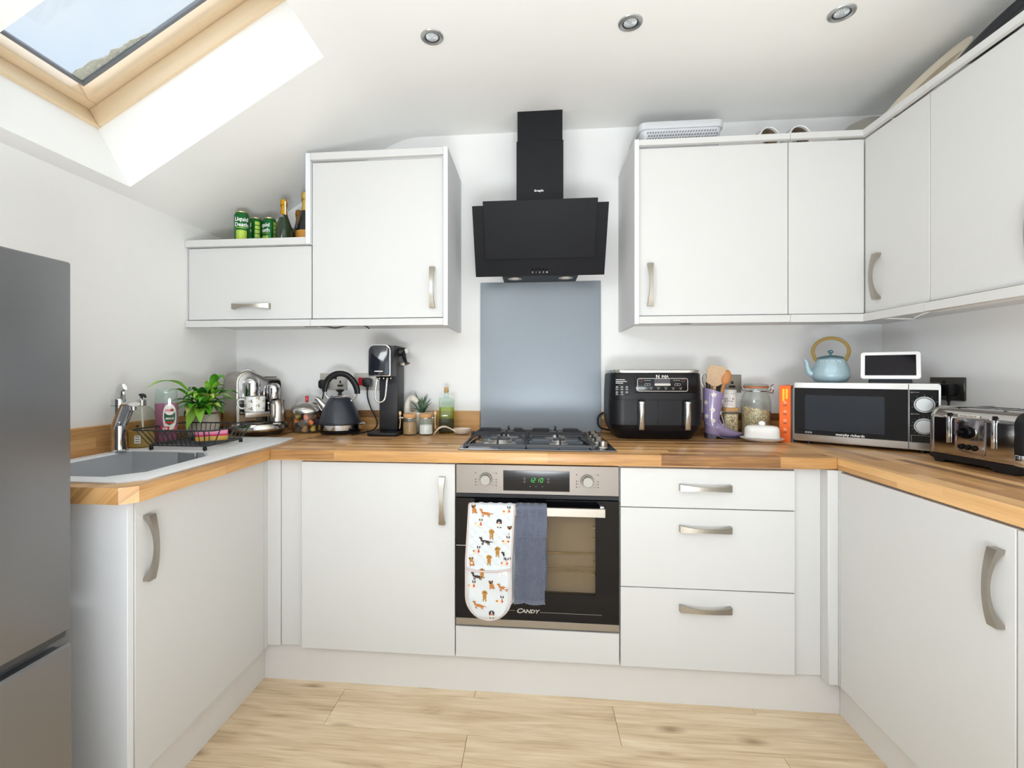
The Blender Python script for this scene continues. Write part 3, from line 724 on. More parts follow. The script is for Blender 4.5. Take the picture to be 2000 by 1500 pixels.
b = B(); b.box(-.636, -.500, YB - .008, YB - .0005, 1.120, 1.206, .002, 1); b.build('face_plate', SOC, q)
b = B(); b.box(-.612, -.588, YB - .013, YB - .008, 1.143, 1.184, .002, 1); b.build('rocker', mat('red_rocker', 'c01727', .3), q)
plug_thing('black plug in the red-switched plate, its lead running down to the kettle', -.558, 1.160, [(-.558, YB - .027, 1.124), (-.556, YB - .03, 1.085), (-.535, YB - .04, 1.03), (-.505, YB - .05, .98), (-.492, YB - .07, .95), (-.50, YB - .10, .927), (-.535, YB - .16, .9193), (-.560, .405, .9192)])
q = thing('double_socket', 'brushed metal wall socket behind the purple boot and glass jars', 'socket', (1.207, YB, 1.156), world=True)
b = B(); b.box(1.134, 1.280, YB - .008, YB - .0005, 1.113, 1.199, .002, 1); b.build('face_plate', mat('aged_metal_plate', '8f8a80', .4, .7), q)
b = B(); socket_holes(b, 1.237, 1.150, YB - .0085, 1.3); socket_holes(b, 1.165, 1.150, YB - .0085); b.build('socket_slots', BLACKM, q)
q = thing('double_socket', 'dark nickel double socket on the right-hand wall behind the toaster', 'socket', (XR, .278, 1.145), world=True)
b = B(); b.box(XR - .009, XR - .0005, .200, .358, 1.100, 1.189, .002, 1); b.build('face_plate', mat('black_nickel_plate', '57544f', .35, .7), q)
b = B(); b.box(XR - .0095, XR - .008, .312, .321, 1.146, 1.162); b.box(XR - .0095, XR - .008, .302, .331, 1.130, 1.140); b.box(XR - .012, XR - .008, .285, .296, 1.160, 1.176); b.build('socket_slots', BLACKM, q)
t = thing('plug', 'black plug and lead in the dark socket behind the toaster', 'plug', (XR - .01, .245, 1.140), world=True)
b = B(); b.prism(rr(.048, .048, .014, 5, .245, 1.140), XR - .044, XR - .0093, 'yz', bev=.004); b.cyl((XR - .027, .245, 1.118), (XR - .027, .245, 1.095), .007, .005, 12); b.build('plug_body', BLACK, t)
b = B(); b.tube([(XR - .027, .245, 1.10), (XR - .028, .243, 1.03), (XR - .032, .22, .95), (XR - .045, .15, .9195), (XR - .05, .05, .9192)], .0035, 8); b.build('cable', BLACKM, t)

# ============================================================ DOWNLIGHTS
for x, y, lb in ((-.074, -.067, 'recessed ceiling spotlight nearest the roof window'), (.622, -.071, 'middle recessed ceiling spotlight, above the cooker hood'), (1.320, -.049, 'recessed ceiling spotlight nearest the right-hand cabinets')):
    t = thing('downlight', lb, 'spotlight', (x, y, ZC), group='ceiling spotlights')
    b = B(); b.lathe([(.0275, -.0035), (.034, -.0065), (.040, -.0045), (.0415, -.0006)], 36); b.build('rim', mat('brushed_chrome_rim', 'b2b4b3', .3, .8), t)
    b = B(); b.lathe([(.0275, -.0035), (.0268, -.0015), (.0225, -.001)], 36); b.build('bezel', mat('dark_bezel', '2f3132', .4), t)
    b = B()
    b.lathe([(.0228, -.0012), (.018, -.0030), (.009, -.0040), (0, -.0042)], 24)
    for i in range(18): b.box(-.0008, .0008, .006, .021, -.0045, -.0022, M=Matrix.Rotation(2 * PI * i / 18, 4, 'Z'))
    b.build('lamp', mat('faceted_reflector_lamp', 'd9dfe2', .12, .6), t)

# ============================================================ UNDER-CABINET BITS
t = thing('strip_light', 'thin white strip light stuck under the left wall cabinets', 'light', (-.6, .34, 1.43), world=True)
b = B(); b.box(-1.10, -.16, .33, .352, 1.4265, 1.4355, .002, 1); b.build('light_body', mat('white_plastic', 'e9e9e6', .4), t)
t = thing('cable', 'dark loose cable and connector under the left wall cabinets', 'cable', (-.62, .40, 1.425), world=True)
b = B(); b.box(-.79, -.728, .39, .415, 1.4245, 1.4355, .002, 1); b.build('connector', BLACKM, t)
b = B(); b.tube([(-.730, .40, 1.430), (-.70, .40, 1.426), (-.67, .40, 1.424), (-.64, .40, 1.418), (-.60, .40, 1.424), (-.56, .40, 1.431), (-.52, .40, 1.431), (-.49, .40, 1.425), (-.472, .40, 1.413)], .0032, 8); b.build('lead', mat('dark_brown_lead', '4a4340', .6), t)
t = thing('puck_light', 'round white puck light under the right wall cabinet', 'light', (.83, .40, 1.4355), world=True)
b = B(); b.lathe([(0, -.009), (.030, -.009), (.034, -.005), (.034, 0)], 32, Matrix.Translation((.83, .42, 1.4355))); b.build('light_body', mat('white_plastic', 'e9e9e6', .4), t)
t = thing('transformer', 'small dark connector box under the right wall cabinet', 'connector', (.97, .42, 1.43), world=True)
b = B(); b.box(.935, .985, .41, .44, 1.424, 1.4357, .002, 1); b.box(.985, 1.02, .42, .43, 1.429, 1.4357, .001, 1); b.build('box_body', BLACKM, t)
t = thing('strip_light', 'white strip light with a curled lead under the right-hand wall cabinets', 'light', (1.76, .0, 1.43), world=True)
b = B(); b.box(1.70, 1.745, -.60, .10, 1.4245, 1.4357, .002, 1); b.build('light_body', mat('white_plastic', 'e9e9e6', .4), t)
b = B(); b.tube([(1.722, .10, 1.430), (1.71, .13, 1.423), (1.70, .155, 1.412), (1.71, .175, 1.408), (1.70, .20, 1.412), (1.66, .25, 1.420), (1.60, .33, 1.430)], .0028, 8); b.build('lead', mat('white_plastic', 'e9e9e6', .4), t)
ZW = WZ1 + .0003
SILV = mat('satin_steel', 'c3c1bd', .24, 1, var=.04, vscale=30)
# ============================================================ OVEN GLOVE AND TOWEL ON THE OVEN HANDLE
def drape_path(zb, zf, yf=-.066, yb=-.034, zt=.7345):
    R = (yb - yf) / 2; yc = (yb + yf) / 2; zc = zt - R * .35
    pts = []; n = 26
    for i in range(n): pts.append((yb, zb + (zc - zb) * i / n, 1, 0))
    for i in range(9):
        a = PI * i / 8; pts.append((yc + R * math.cos(a), zc + R * .45 * math.sin(a), math.cos(a), math.sin(a)))
    for i in range(1, 73): pts.append((yf, zc + (zf - zc) * i / 72, -1, 0))
    return pts
def glove_x(z, front, u):
    x0, x1 = (.060, .223)
    sh = 0 if not front else -.012 * min(1, max(0, (.735 - z) / .20))
    zb = .326 if front else .352
    d = zb + .085 - z
    hw = 1.0 if d <= 0 else math.sqrt(max(0, 1 - (d / .0852) ** 2))
    if not front: sh = .004
    c = (x0 + x1) / 2 + sh + (0 if front else .010)
    return c + (u - .5) * (x1 - x0) * hw
def quilt(x, z, cell=.034):
    a = (x + z) / cell; b_ = (x - z) / cell
    return (abs(math.sin(PI * a)) * abs(math.sin(PI * b_))) ** .45
gp = drape_path(.352, .326)
gl = thing('oven_glove', 'double oven glove printed with little dogs hanging on the oven handle', 'oven glove', (.142, -.05, .33), world=True)
def fold_noise(x, z): return .0018 * math.sin(z * 60 + x * 30) + .0012 * math.sin(x * 90 - z * 25)
def glove_pt(i, u, extra=0.0):
    y, z, ny, nz_ = gp[i]; front = i > 30
    x = glove_x(z, front, u)
    edge = min(1, min(u, 1 - u) / .08)
    p = .0045 * quilt(x, z) * edge if not (front and z < .515) else (.009 + fold_noise(x, z) + .003 * math.sin(PI * u)) * edge * min(1, (z - .326) / .02 + .1)
    p += extra
    return Vector((x, y + ny * p, z + nz_ * p))
GW = mat('white_quilted_cotton', 'ccd1d4', .85, var=.03, bump=.15, bscale=900)
b = B(); NU = 44
b.grid(lambda a, c: glove_pt(round(a * (len(gp) - 1)), c), len(gp) - 1, NU)
b.grid(lambda a, c: glove_pt(round(a * (len(gp) - 1)), 1 - c, -.0062), len(gp) - 1, NU)
b.build('quilted_cloth', GW, gl, smooth=80)
BIND = mat('pinkish_grey_binding', 'c4b5b2', .85, var=.08, vscale=300)
b = B(); edge = [glove_pt(i, 0) for i in range(len(gp))] + [glove_pt(i, 1) for i in range(len(gp) - 1, -1, -1)]
b.tube(edge, .0036, 6, closed=True); b.tube([glove_pt(73, i / 16, .004) + Vector((0, 0, -.006 * math.sin(PI * i / 16) - .0)) for i in range(17)], .0034, 6)
b.build('binding', BIND, gl, smooth=80)
def glove_surf(x, z):
    i = min(range(36, len(gp)), key=lambda k: abs(gp[k][1] - z)); x0 = glove_x(z, True, 0); x1 = glove_x(z, True, 1)
    u = (x - x0) / max(1e-5, x1 - x0); edge = min(1, max(0, min(u, 1 - u)) / .08)
    p = .0045 * quilt(x, z) * edge if z >= .515 else (.009 + fold_noise(x, z) + .003 * math.sin(PI * u)) * edge * min(1, (z - .326) / .02 + .1)
    return Vector((x, -.066 - p - .0011, z)), 0.02 < u < .98
DOGC = [mat('tan_print', 'b5743a', .85, var=.2, vscale=300), mat('dark_brown_print', '3f2f29', .85, var=.2, vscale=300), mat('golden_print', 'a8782f', .85, var=.25, vscale=300), mat('ink_print', '2b2a33', .85), mat('red_print', 'c9484a', .85), mat('cream_print', 'e6d3bd', .85)]
def dog(kind, x, z, fl=1):
    b = B()
    def el(mi, cx, cz, rx, rz_, rot=0, n=12):
        b.mi = mi; vs = []; ok = True
        for i in range(n):
            a = -2 * PI * i / n; ex, ez = 1.6 * rx * math.cos(a), 1.6 * rz_ * math.sin(a)
            q, k = glove_surf(x + fl * (1.6 * cx + ex * math.cos(rot) - ez * math.sin(rot)), z + 1.6 * cz + ex * math.sin(rot) + ez * math.cos(rot)); ok &= k
            q.y -= .00008 * el.c; vs.append(q)
        el.c += 1
        if fl < 0: vs.reverse()
        if ok: b.poly(vs[::-1])
    el.c = 0
    if kind in ('dach', 'dachb'):
        c = 0 if kind == 'dach' else 1
        el(c, .001, 0, .010, .0033, -.15); el(c, -.009, .004, .0022, .0048, .25); el(c, -.0112, .0078, .0034, .0021, -.3); el(c, -.0088, .0066, .0017, .0032, 0)
        el(c, .013, -.0005, .0045, .0009, -.25)
        for lx in (-.0075, -.005, .0055, .0085): el(c, lx, -.0045, .0010, .0032)
    elif kind == 'poodle':
        el(2, 0, -.002, .0042, .0062); el(2, 0, .0065, .0046, .0044); el(1, -.0002, .0068, .0018, .0016); el(2, -.0044, .0055, .0016, .0036); el(2, .0044, .0055, .0016, .0036)
        for lx in (-.0028, .0028): el(2, lx, -.0095, .0013, .0032)
    elif kind == 'pug':
        el(0, .001, -.003, .0052, .0062, .3); el(2, -.001, .005, .0046, .0042); el(3, -.0015, .0042, .0026, .0024); el(3, -.0045, .0075, .0014, .0022); el(3, .0025, .0078, .0014, .0022); el(0, -.003, -.0085, .0011, .0028); el(0, .005, -.0075, .0030, .0018)
    elif kind == 'terrier':
        el(5, -.004, -.001, .0066, .0032, .1); el(5, .0035, .0035, .0036, .0042); el(3, .0012, .0088, .0013, .0034, .25); el(3, .0058, .0088, .0013, .0034, -.25); el(4, .0036, -.0006, .0026, .0026); el(3, .0034, .0032, .0014, .0012); el(0, -.0075, 0, .0026, .0022)
        for lx in (-.008, -.0055, .002, .0045): el(5, lx, -.0052, .0009, .0028)
    else:  # spaniel
        el(5, 0, -.003, .0042, .0062); el(3, 0, .0055, .0042, .0040); el(3, -.0042, .003, .0019, .0050); el(3, .0042, .003, .0019, .0050); el(4, 0, -.0002, .0026, .0016); el(5, 0, .0045, .0013, .0026); el(3, -.003, -.009, .0020, .0014); el(3, .003, -.009, .0020, .0014)
    if len(b.bm.faces) > 2: b.build('printed_dog', DOGC, gl, smooth=0)
    else: b.bm.free()
for kd, x, z, fl in (('dach', .12, .706, 1), ('terrier', .197, .716, 1), ('terrier', .097, .668, 1), ('spaniel', .168, .673, 1), ('poodle', .141, .633, 1), ('pug', .207, .649, 1), ('dachb', .119, .606, 1),
                     ('terrier', .194, .610, 1), ('terrier', .089, .571, 1), ('poodle', .162, .572, 1), ('poodle', .132, .542, 1), ('dachb', .198, .556, 1), ('pug', .069, .533, 1), ('pug', .078, .721, 1), ('terrier', .19, .532, 1),
                     ('dachb', .091, .484, 1), ('pug', .141, .458, 1), ('terrier', .073, .451, 1), ('dach', .184, .447, 1), ('poodle', .117, .418, 1), ('terrier', .173, .4, 1), ('dach', .097, .382, 1), ('spaniel', .142, .352, 1), ('poodle', .108, .497, 1)): dog(kd, x, z, fl)
b = B(); b.poly([glove_surf(x, z)[0] + Vector((0, -.0012, 0)) for x, z in ((.168, .486), (.197, .490), (.197, .506), (.168, .503))]); b.mi = 1
for k in range(3): b.poly([glove_surf(x, z)[0] + Vector((0, -.0018, 0)) for x, z in ((.172, .489 + k * .005), (.192 - k * .003, .492 + k * .005), (.192 - k * .003, .4935 + k * .005), (.172, .4905 + k * .005))])
b.build('sewn_label', [mat('white_tape', 'efefec', .8), PRINTG], gl, smooth=0)

tw = thing('tea_towel', 'slate-blue waffle tea towel hanging on the oven handle', 'towel', (.285, -.05, .39), world=True)
tp_ = drape_path(.43, .393, -.065, -.035)
def fine(path, m):
    out = []
    for a, c in zip(path, path[1:]):
        for k in range(m): out.append(tuple(a[q] + (c[q] - a[q]) * k / m for q in range(4)))
    return out + [path[-1]]
tp_ = tp_[:26:2] + tp_[26:35] + fine(tp_[35:], 2); TI = len(tp_)
def towel_pt2(a, c):
    i = round(a * (TI - 1)); return towel_pt2_i(i, c)
def towel_pt2_i(i, u):
    y, z, ny, nz_ = tp_[i]; fr = ny < -.5
    t = max(0, (.735 - z) / .34)
    x = .229 + .108 * u - (.008 * t if fr else 0) + .0012 * math.sin(z * 40)
    ss = min(1, t * 2.2); ss = ss * ss * (3 - 2 * ss)
    w = .004 * math.sin(u * 9 + .8 + z * 3) * ss - .006 * math.exp(-((u - .33) / .06) ** 2) * ss
    c = .0068; hem = z < (.405 if fr else .44)
    p = w + .003 + (0 if hem else .0042 * max(abs(math.sin(PI * (x - .22) / c)), abs(math.sin(PI * z / c))) ** 5)
    return Vector((x, y + ny * p, z + nz_ * p))
b = B(); b.grid(towel_pt2, TI - 1, 76); b.grid(lambda a, c: towel_pt2(a, 1 - c) + Vector((0, .0025 if a > .4 else -.0025, 0)), TI - 1, 20)
b.build('waffle_cloth', mat('slate_blue_cotton', '5b6070', .95, var=.12, vscale=60, bump=.2, bscale=900, sheen=.2), tw, smooth=80)
b = B()
for i in range(40): 
    p = towel_pt2_i(TI - 1, i / 39); b.cyl(p, p + Vector((.0008 * math.sin(i * 5), -.0005, -.004)), .0008, n=5)
b.build('fringe', mat('pale_slate_thread', '8e93a4', .95), tw, kind='stuff')

# ============================================================ SINK SIDE
zs = zt + .0004
t = thing('soap_bottle', 'round clear pump bottle of yellow hand soap beside the tap', 'soap bottle', (-1.212, -.055, zs))
b = B(); b.lathe([(0, 0), (.040, 0), (.0435, .004), (.044, .10), (.042, .125), (.033, .148), (.016, .158), (.014, .160), (.0140, .166)], 36); b.build('bottle', clear('clear_plastic', 'f3f4f0'), t)
b = B(); b.lathe([(0, .003), (.0405, .004), (.0415, .06), (.0415, .064), (0, .064)], 32); b.build('liquid_soap', clear('yellow_soap', 'f6e3a0', haze=.30), t)
b = B(); b.cyl((0, 0, .158), (0, 0, .181), .0152, .0150, 24, .001); b.cyl((0, 0, .181), (0, 0, .187), .010, .006, 16); b.build('collar', CHROME, t)
b = B(); b.cyl((0, 0, .186), (0, 0, .196), .005, n=12); b.tube([(-.006, 0, .199), (.006, -.002, .200), (.018, -.008, .198), (.026, -.012, .190)], [.007, .007, .0055, .004], 10, flat=(.7, 1)); b.build('pump_head', BLACK, t)
b = B(); b.tube([(0, 0, .16), (.004, 0, .09), (.014, -.004, .012)], .0026, 8); b.build('dip_tube', mat('milky_plastic', 'e5e5df', .4), t)
la = Matrix.Rotation(math.radians(28), 4, 'Z')
def curved(b, r, x0, x1, z0, z1, n=8, M=None):
    for i in range(n):
        a0, a1 = (x0 + (x1 - x0) * i / n) / r, (x0 + (x1 - x0) * (i + 1) / n) / r
        q = [Vector((r * math.sin(a), -r * math.cos(a), z)) for a, z in ((a0, z0), (a1, z0), (a1, z1), (a0, z1))]
        b.poly([(M @ p) if M is not None else p for p in q])
def wrap_text(b, txt, size, r, z, M=None, **k):
    q = B(); q.text(txt, size, Matrix.Identity(4), .0002, **k)
    for v in q.bm.verts:
        a = v.co.x / r; rr_ = r + v.co.z; p = Vector((rr_ * math.sin(a), -rr_ * math.cos(a), z + v.co.y)); v.co = (M @ p) if M is not None else p
    b.add(q.bm)
b = B(); curved(b, .0446, -.013, .007, .018, .048, 6, la); b.mi = 1
for k in range(3): curved(b, .0449, -.010, .004, .023 + k * .009, .027 + k * .009, 4, la)
b.mi = 2; b.poly([la @ Vector((.0449 * math.sin(a), -.0449 * math.cos(a), z)) for a, z in [(-.06 + .10 * math.cos(w), .083 + .0042 * math.sin(w)) for w in [2 * PI * i / 12 for i in range(12)]]])
b.build('sticker', [mat('white_tape', 'efefec', .8), PRINTG, BLACKM], t, smooth=0)

t = thing('washing_up_bottle', 'clear-topped bottle of magenta washing-up liquid beside the plant', 'bottle', (-1.180, .030, zs), math.radians(36))
def oval(rx, ry, z, n=28, p=2.6): return [(rx * abs(math.cos(a)) ** (2 / p) * (1 if math.cos(a) > 0 else -1), ry * abs(math.sin(a)) ** (2 / p) * (1 if math.sin(a) > 0 else -1), z) for a in [2 * PI * i / n for i in range(n)]]
b = B(); prof = [(.034, 0), (.036, .004), (.039, .06), (.0405, .12), (.0400, .155), (.0370, .20), (.0355, .217), (.0335, .220)]
b.loft([oval(w, w * .56, z) for w, z in prof]); b.build('bottle', clear('bluish_clear_plastic', 'eaf2f0', haze=.10), t)
b = B(); b.loft([oval(w - .0012, (w - .0012) * .56, max(.002, z)) for w, z in prof[:4]] + [oval(.0388, .0215, .163)]); b.build('washing_up_liquid', mat('magenta_liquid', 'a01860', .15, spec=.5, coat=.5), t)
def oy(x, w): return -w * .56 * max(0, 1 - abs(x / w) ** 2.6) ** (1 / 2.6) - .0007
def decal(b, cx, cz, rx, rz_, k, n=24, sq=2.0):
    vs = []
    for i in range(n):
        a = 2 * PI * i / n; ca, sa = math.cos(a), math.sin(a); x = cx + rx * abs(ca) ** (2 / sq) * (1 if ca > 0 else -1); z = cz + rz_ * abs(sa) ** (2 / sq) * (1 if sa > 0 else -1)
        vs.append((x, oy(x, .0395) - .0003 * k, z))
    c = (cx, oy(cx, .0395) - .0003 * k, cz)
    for i in range(n): b.poly([c, vs[i], vs[(i + 1) % n]])
b = B()
b.mi = 0; decal(b, .012, .108, .0225, .052, 1, sq=2.4); b.mi = 1; decal(b, .012, .112, .0185, .036, 2); b.mi = 0; decal(b, .012, .134, .0170, .0185, 3); b.mi = 1; decal(b, .012, .100, .0165, .0125, 4); b.mi = 2; decal(b, .012, .0860, .0150, .0035, 5, sq=8); decal(b, .010, .062, .026, .0085, 2, sq=8); b.mi = 3; decal(b, .012, .167, .005, .016, 2, sq=4)
b.build('front_label', [mat('label_white', 'ece7e2', .5), mat('label_green', '14542f', .5), mat('label_red', 'd6232c', .5), mat('label_silver', 'c9c7c4', .3, .6)], t, smooth=0)
b = B(); b.text('FAIRY', .0135, front_at(.012, oy(.012, .0395) - .0016, .134), .0003, sx=.86, bold=.0004); b.build('lettering', mat('label_red', 'd6232c', .5), t)
b = B(); b.text('MAX', .0125, front_at(.012, oy(.012, .0395) - .0018, .1015), .0003, sx=1.05, shear=.15, bold=.0004); b.text('5X', .0125, front_at(-.004, oy(.012, .0395) - .0012, .0622), .0003, shear=.15, bold=.0005); b.box(.010, .030, oy(.012, .0395) - .0012, oy(.012, .0395) - .0010, .064, .066); b.box(.010, .026, oy(.012, .0395) - .0012, oy(.012, .0395) - .0010, .059, .061)
b.build('lettering', PRINTW, t)

# plant
POT = mat('ribbed_cream_pot', 'c8c0b2', .7, var=.12, vscale=40)
t = thing('potted_plant', 'leafy green peace lily in a ribbed cream pot behind the wire rack', 'plant', (-1.165, .222, zs))
b = B(); N = 72; rings = []
for r, z in ((.040, 0), (.050, .004), (.062, .035), (.066, .062), (.062, .090), (.056, .104), (.052, .104), (.050, .085)):
    rings.append([((r + (.0011 if k % 2 else -.0006)) * math.cos(2 * PI * k / N), (r + (.0011 if k % 2 else -.0006)) * math.sin(2 * PI * k / N), z) for k in range(N)])
b.loft(rings, cap1=False); b.build('pot', POT, t, smooth=60)
b = B(); b.lathe([(0, .088), (.0505, .086)], 24); b.build('soil', mat('dark_soil', '3a2d22', .95, var=.4, vscale=90, bump=.6), t)
LM = [mat('leaf_green', '3f8a1e', .35, var=.35, vscale=14, col2='5fae2a'), mat('leaf_light_green', '76b82e', .35, col2='a2cf52', vscale=14), mat('leaf_dark_green', '1f5a20', .35, col2='3a7d28', vscale=14), mat('leaf_yellowish', 'b9c258', .4, col2='d3cf7e', vscale=14)]
def leaf(parent, p0, p1, p2, w, m, start=.32, name='leaf', fold=.35):
    p0, p1, p2 = Vector(p0), Vector(p1), Vector(p2); n = 14
    def bz(t): return p0 * (1 - t) ** 2 + p1 * 2 * t * (1 - t) + p2 * t * t
    def tg(t): return ((p1 - p0) * (1 - t) + (p2 - p1) * t).normalized()
    b = B(); stem = [bz(start * 1.05 * i / 5) for i in range(6)]; b.tube(stem, [.0016] * 5 + [.0010], 5)
    rows_ = []
    for i in range(n + 1):
        s_ = i / n; t_ = start + (1 - start) * s_; c = bz(t_); T = tg(t_)
        side = T.cross(Vector((0, 0, 1))); side = side.normalized() if side.length > .05 else T.orthogonal().normalized()
        up = side.cross(T).normalized(); hw = w * (math.sin(PI * s_ ** .75) ** .85 if 0 < s_ < 1 else 0) + .0004
        wav = .0015 * math.sin(s_ * 14 + w * 900)
        rows_.append([c + side * hw * q + up * (hw * fold * abs(q) + wav * abs(q)) for q in (-1, -.5, 0, .5, 1)])
    for A, C in zip(rows_, rows_[1:]):
        for k in range(4): b.poly([A[k], A[k + 1], C[k + 1], C[k]])
    bmesh.ops.remove_doubles(b.bm, verts=b.bm.verts[:], dist=.00005)
    return b.build(name, m, parent, smooth=70)
O = Vector((-1.165, .222, zs))
tips = [((-1.238, .0, 1.146), .15, .019, 1), ((-1.205, .045, 1.115), .12, .016, 0), ((-1.035, .150, 1.187), .09, .019, 0), ((-1.06, .215, 1.180), .10, .020, 0), ((-1.032, .165, 1.160), .06, .014, 1), ((-.968, .13, 1.104), .07, .015, 1), ((-.985, .17, 1.118), .09, .017, 0),
        ((-.99, .22, 1.085), .06, .014, 0), ((-1.01, .12, 1.062), .07, .015, 3), ((-1.215, .075, 1.075), .10, .014, 2), ((-1.205, .110, 1.048), .09, .017, 0), ((-1.150, .105, .968), .10, .030, 1), ((-1.098, .115, .995), .09, .022, 1), ((-1.155, .110, 1.035), .07, .020, 3),
        ((-1.06, .12, 1.025), .07, .016, 0), ((-1.09, .10, 1.085), .10, .018, 0), ((-1.13, .12, 1.10), .10, .018, 1), ((-1.10, .16, 1.13), .08, .019, 2), ((-1.20, .17, 1.12), .09, .018, 0), ((-1.18, .12, 1.09), .11, .017, 2), ((-1.04, .19, 1.125), .09, .019, 2),
        ((-1.05, .13, 1.10), .09, .018, 3), ((-1.14, .26, 1.155), .07, .019, 2), ((-1.10, .28, 1.14), .09, .018, 0), ((-1.02, .26, 1.11), .10, .018, 2), ((-1.19, .23, 1.13), .07, .017, 0), ((-1.115, .19, 1.165), .05, .017, 1), ((-1.075, .17, 1.06), .09, .017, 0),
        ((-1.03, .16, 1.04), .09, .016, 2), ((-1.19, .15, 1.06), .08, .016, 2), ((-1.125, .09, 1.055), .09, .016, 0), ((-1.22, .20, 1.10), .08, .015, 1)]
for i in range(34):      # filling foliage
    a_ = random.uniform(0, 2 * PI); q_ = random.uniform(.05, .12); tips.append(((max(-1.25, O.x + q_ * math.cos(a_)), O.y + q_ * math.sin(a_) * .9 - .02, ZW + random.uniform(.12, .24) - q_ * .3), .08, random.uniform(.013, .021), random.choice((0, 0, 1, 2, 2))))
for (tx, lift, w_, m_) in tips:
    w_ *= .92
    tip = Vector(tx) - O; base = Vector((random.uniform(-.022, .022), random.uniform(-.022, .022), .088))
    mid = (base * .55 + tip * .45); mid.z = max(base.z, tip.z) + lift * (.62 if tip.z > .12 else .95)
    leaf(t, base, mid, tip, w_, LM[m_])

# wire rack, with the sponge and the dark cloth in it
WIRE = mat('black_coated_wire', '2b2d31', .45, var=.05)
t = thing('wire_rack', 'black wire dish rack standing on the sink drainer', 'dish rack', (-1.02, -.01, zs), world=True)
X0, X1, Y0r, Y1r, zr = -1.186, -.862, -.145, .140, zs + .074
x0, x1, y0, y1, zb = -1.130, -.895, -.122, .100, zs + .016
def rrz(x0, x1, y0, y1, r, z): return [(x, y, z) for x, y in rr(x1 - x0, y1 - y0, r, 4, (x0 + x1) / 2, (y0 + y1) / 2)]
b = B(); b.tube(rrz(X0, X1, Y0r, Y1r, .03, zr), .0030, 7, closed=True); b.build('rim', WIRE, t)
b = B(); b.tube(rrz(x0, x1, y0, y1, .02, zb), .0026, 6, closed=True)
for i in range(11):
    y = y0 + (y1 - y0) * (i + .5) / 11; b.tube([(x0, y, zb), (x1, y, zb)], .0014, 5)
b.build('base_wires', WIRE, t, kind='stuff')
b = B()
for i in range(13):
    f_ = (i + .5) / 13; xa, xb = x0 + (x1 - x0) * f_, X0 + (X1 - X0) * (.06 + .88 * f_)
    b.tube([(xa, y0, zb), (xb, Y0r, zr)], .0016, 5); b.tube([(xa, y1, zb), (xb, Y1r, zr)], .0016, 5)
for i in range(3):
    f_ = (i + .5) / 3; ya, yb_ = y0 + (y1 - y0) * f_, Y0r + (Y1r - Y0r) * f_
    b.tube([(x0, ya, zb), (X0, yb_, zr)], .0016, 5); b.tube([(x1, ya, zb), (X1, yb_, zr)], .0022, 5)
b.build('side_wires', WIRE, t, kind='stuff')
b = B()
for i in range(7):
    x = -1.118 + i * .019; b.tube([(x, -.085, zb), (x, -.085, zb + .030), (x + .008, -.080, zb + .045), (x + .040, -.03, zb + .045), (x + .046, -.025, zb + .03), (x + .046, -.025, zb)], .0017, 6)
b.build('plate_divider', WIRE, t, kind='stuff')
for x, y in ((x0 + .012, y0 + .004), (x1 - .012, y0 + .004), (x0 + .012, y1 - .004), (x1 - .012, y1 - .004)):
    b = B(); b.lathe([(0, 0), (.006, 0), (.0075, .004), (.006, .013), (.003, .018), (0, .018)], 12, Matrix.Translation((x, y, zs))); b.build('foot', BLACK, t)
zi = zb + .0032
t = thing('sponge', 'pink and yellow washing-up sponge in the black wire rack', 'sponge', (-.975, .015, zi), math.radians(34))
def pep(L_, Wd, n=40): return [(L_ / 2 * abs(math.cos(a)) ** .5 * (1 if math.cos(a) > 0 else -1), (Wd / 2 - .004 * math.cos(a) ** 0 * math.exp(-(math.cos(a) / .3) ** 2)) * abs(math.sin(a)) ** .5 * (1 if math.sin(a) > 0 else -1)) for a in [2 * PI * i / n for i in range(n)]]
P_ = pep(.112, .06)
for z0, z1, nm, m_ in ((.0, .018, 'yellow_layer', mat('yellow_sponge', 'd9b25a', .95, var=.2, vscale=200, bump=.8, bscale=250)), (.0181, .024, 'hot_pink_layer', mat('hot_pink_foam', 'e8387a', .9, var=.1, vscale=200, bump=.5)), (.0241, .036, 'pink_layer', mat('pink_foam', 'f29abb', .95, var=.1, vscale=200, bump=.6))):
    b = B(); b.prism(P_, z0, z1, bev=.0012, seg=1); b.build(nm, m_, t, smooth=50)
t = thing('scourer', 'dark scouring cloth bunched in the wire rack beside the sponge', 'scourer', (-1.045, .045, zi), math.radians(-15))
b = B(); b.grid(lambda a, c: Vector(((a - .5) * .08, (c - .5) * .06, .006 + .016 * math.sin(PI * a) * math.sin(PI * c) + .004 * math.sin(a * 23) * math.sin(c * 17))), 18, 14); b.grid(lambda a, c: Vector(((.5 - a) * .08, (c - .5) * .06, .001)), 4, 4)
b.build('cloth', mat('dark_grey_scourer', '35383c', .95, var=.3, vscale=200, bump=.6), t, smooth=80)

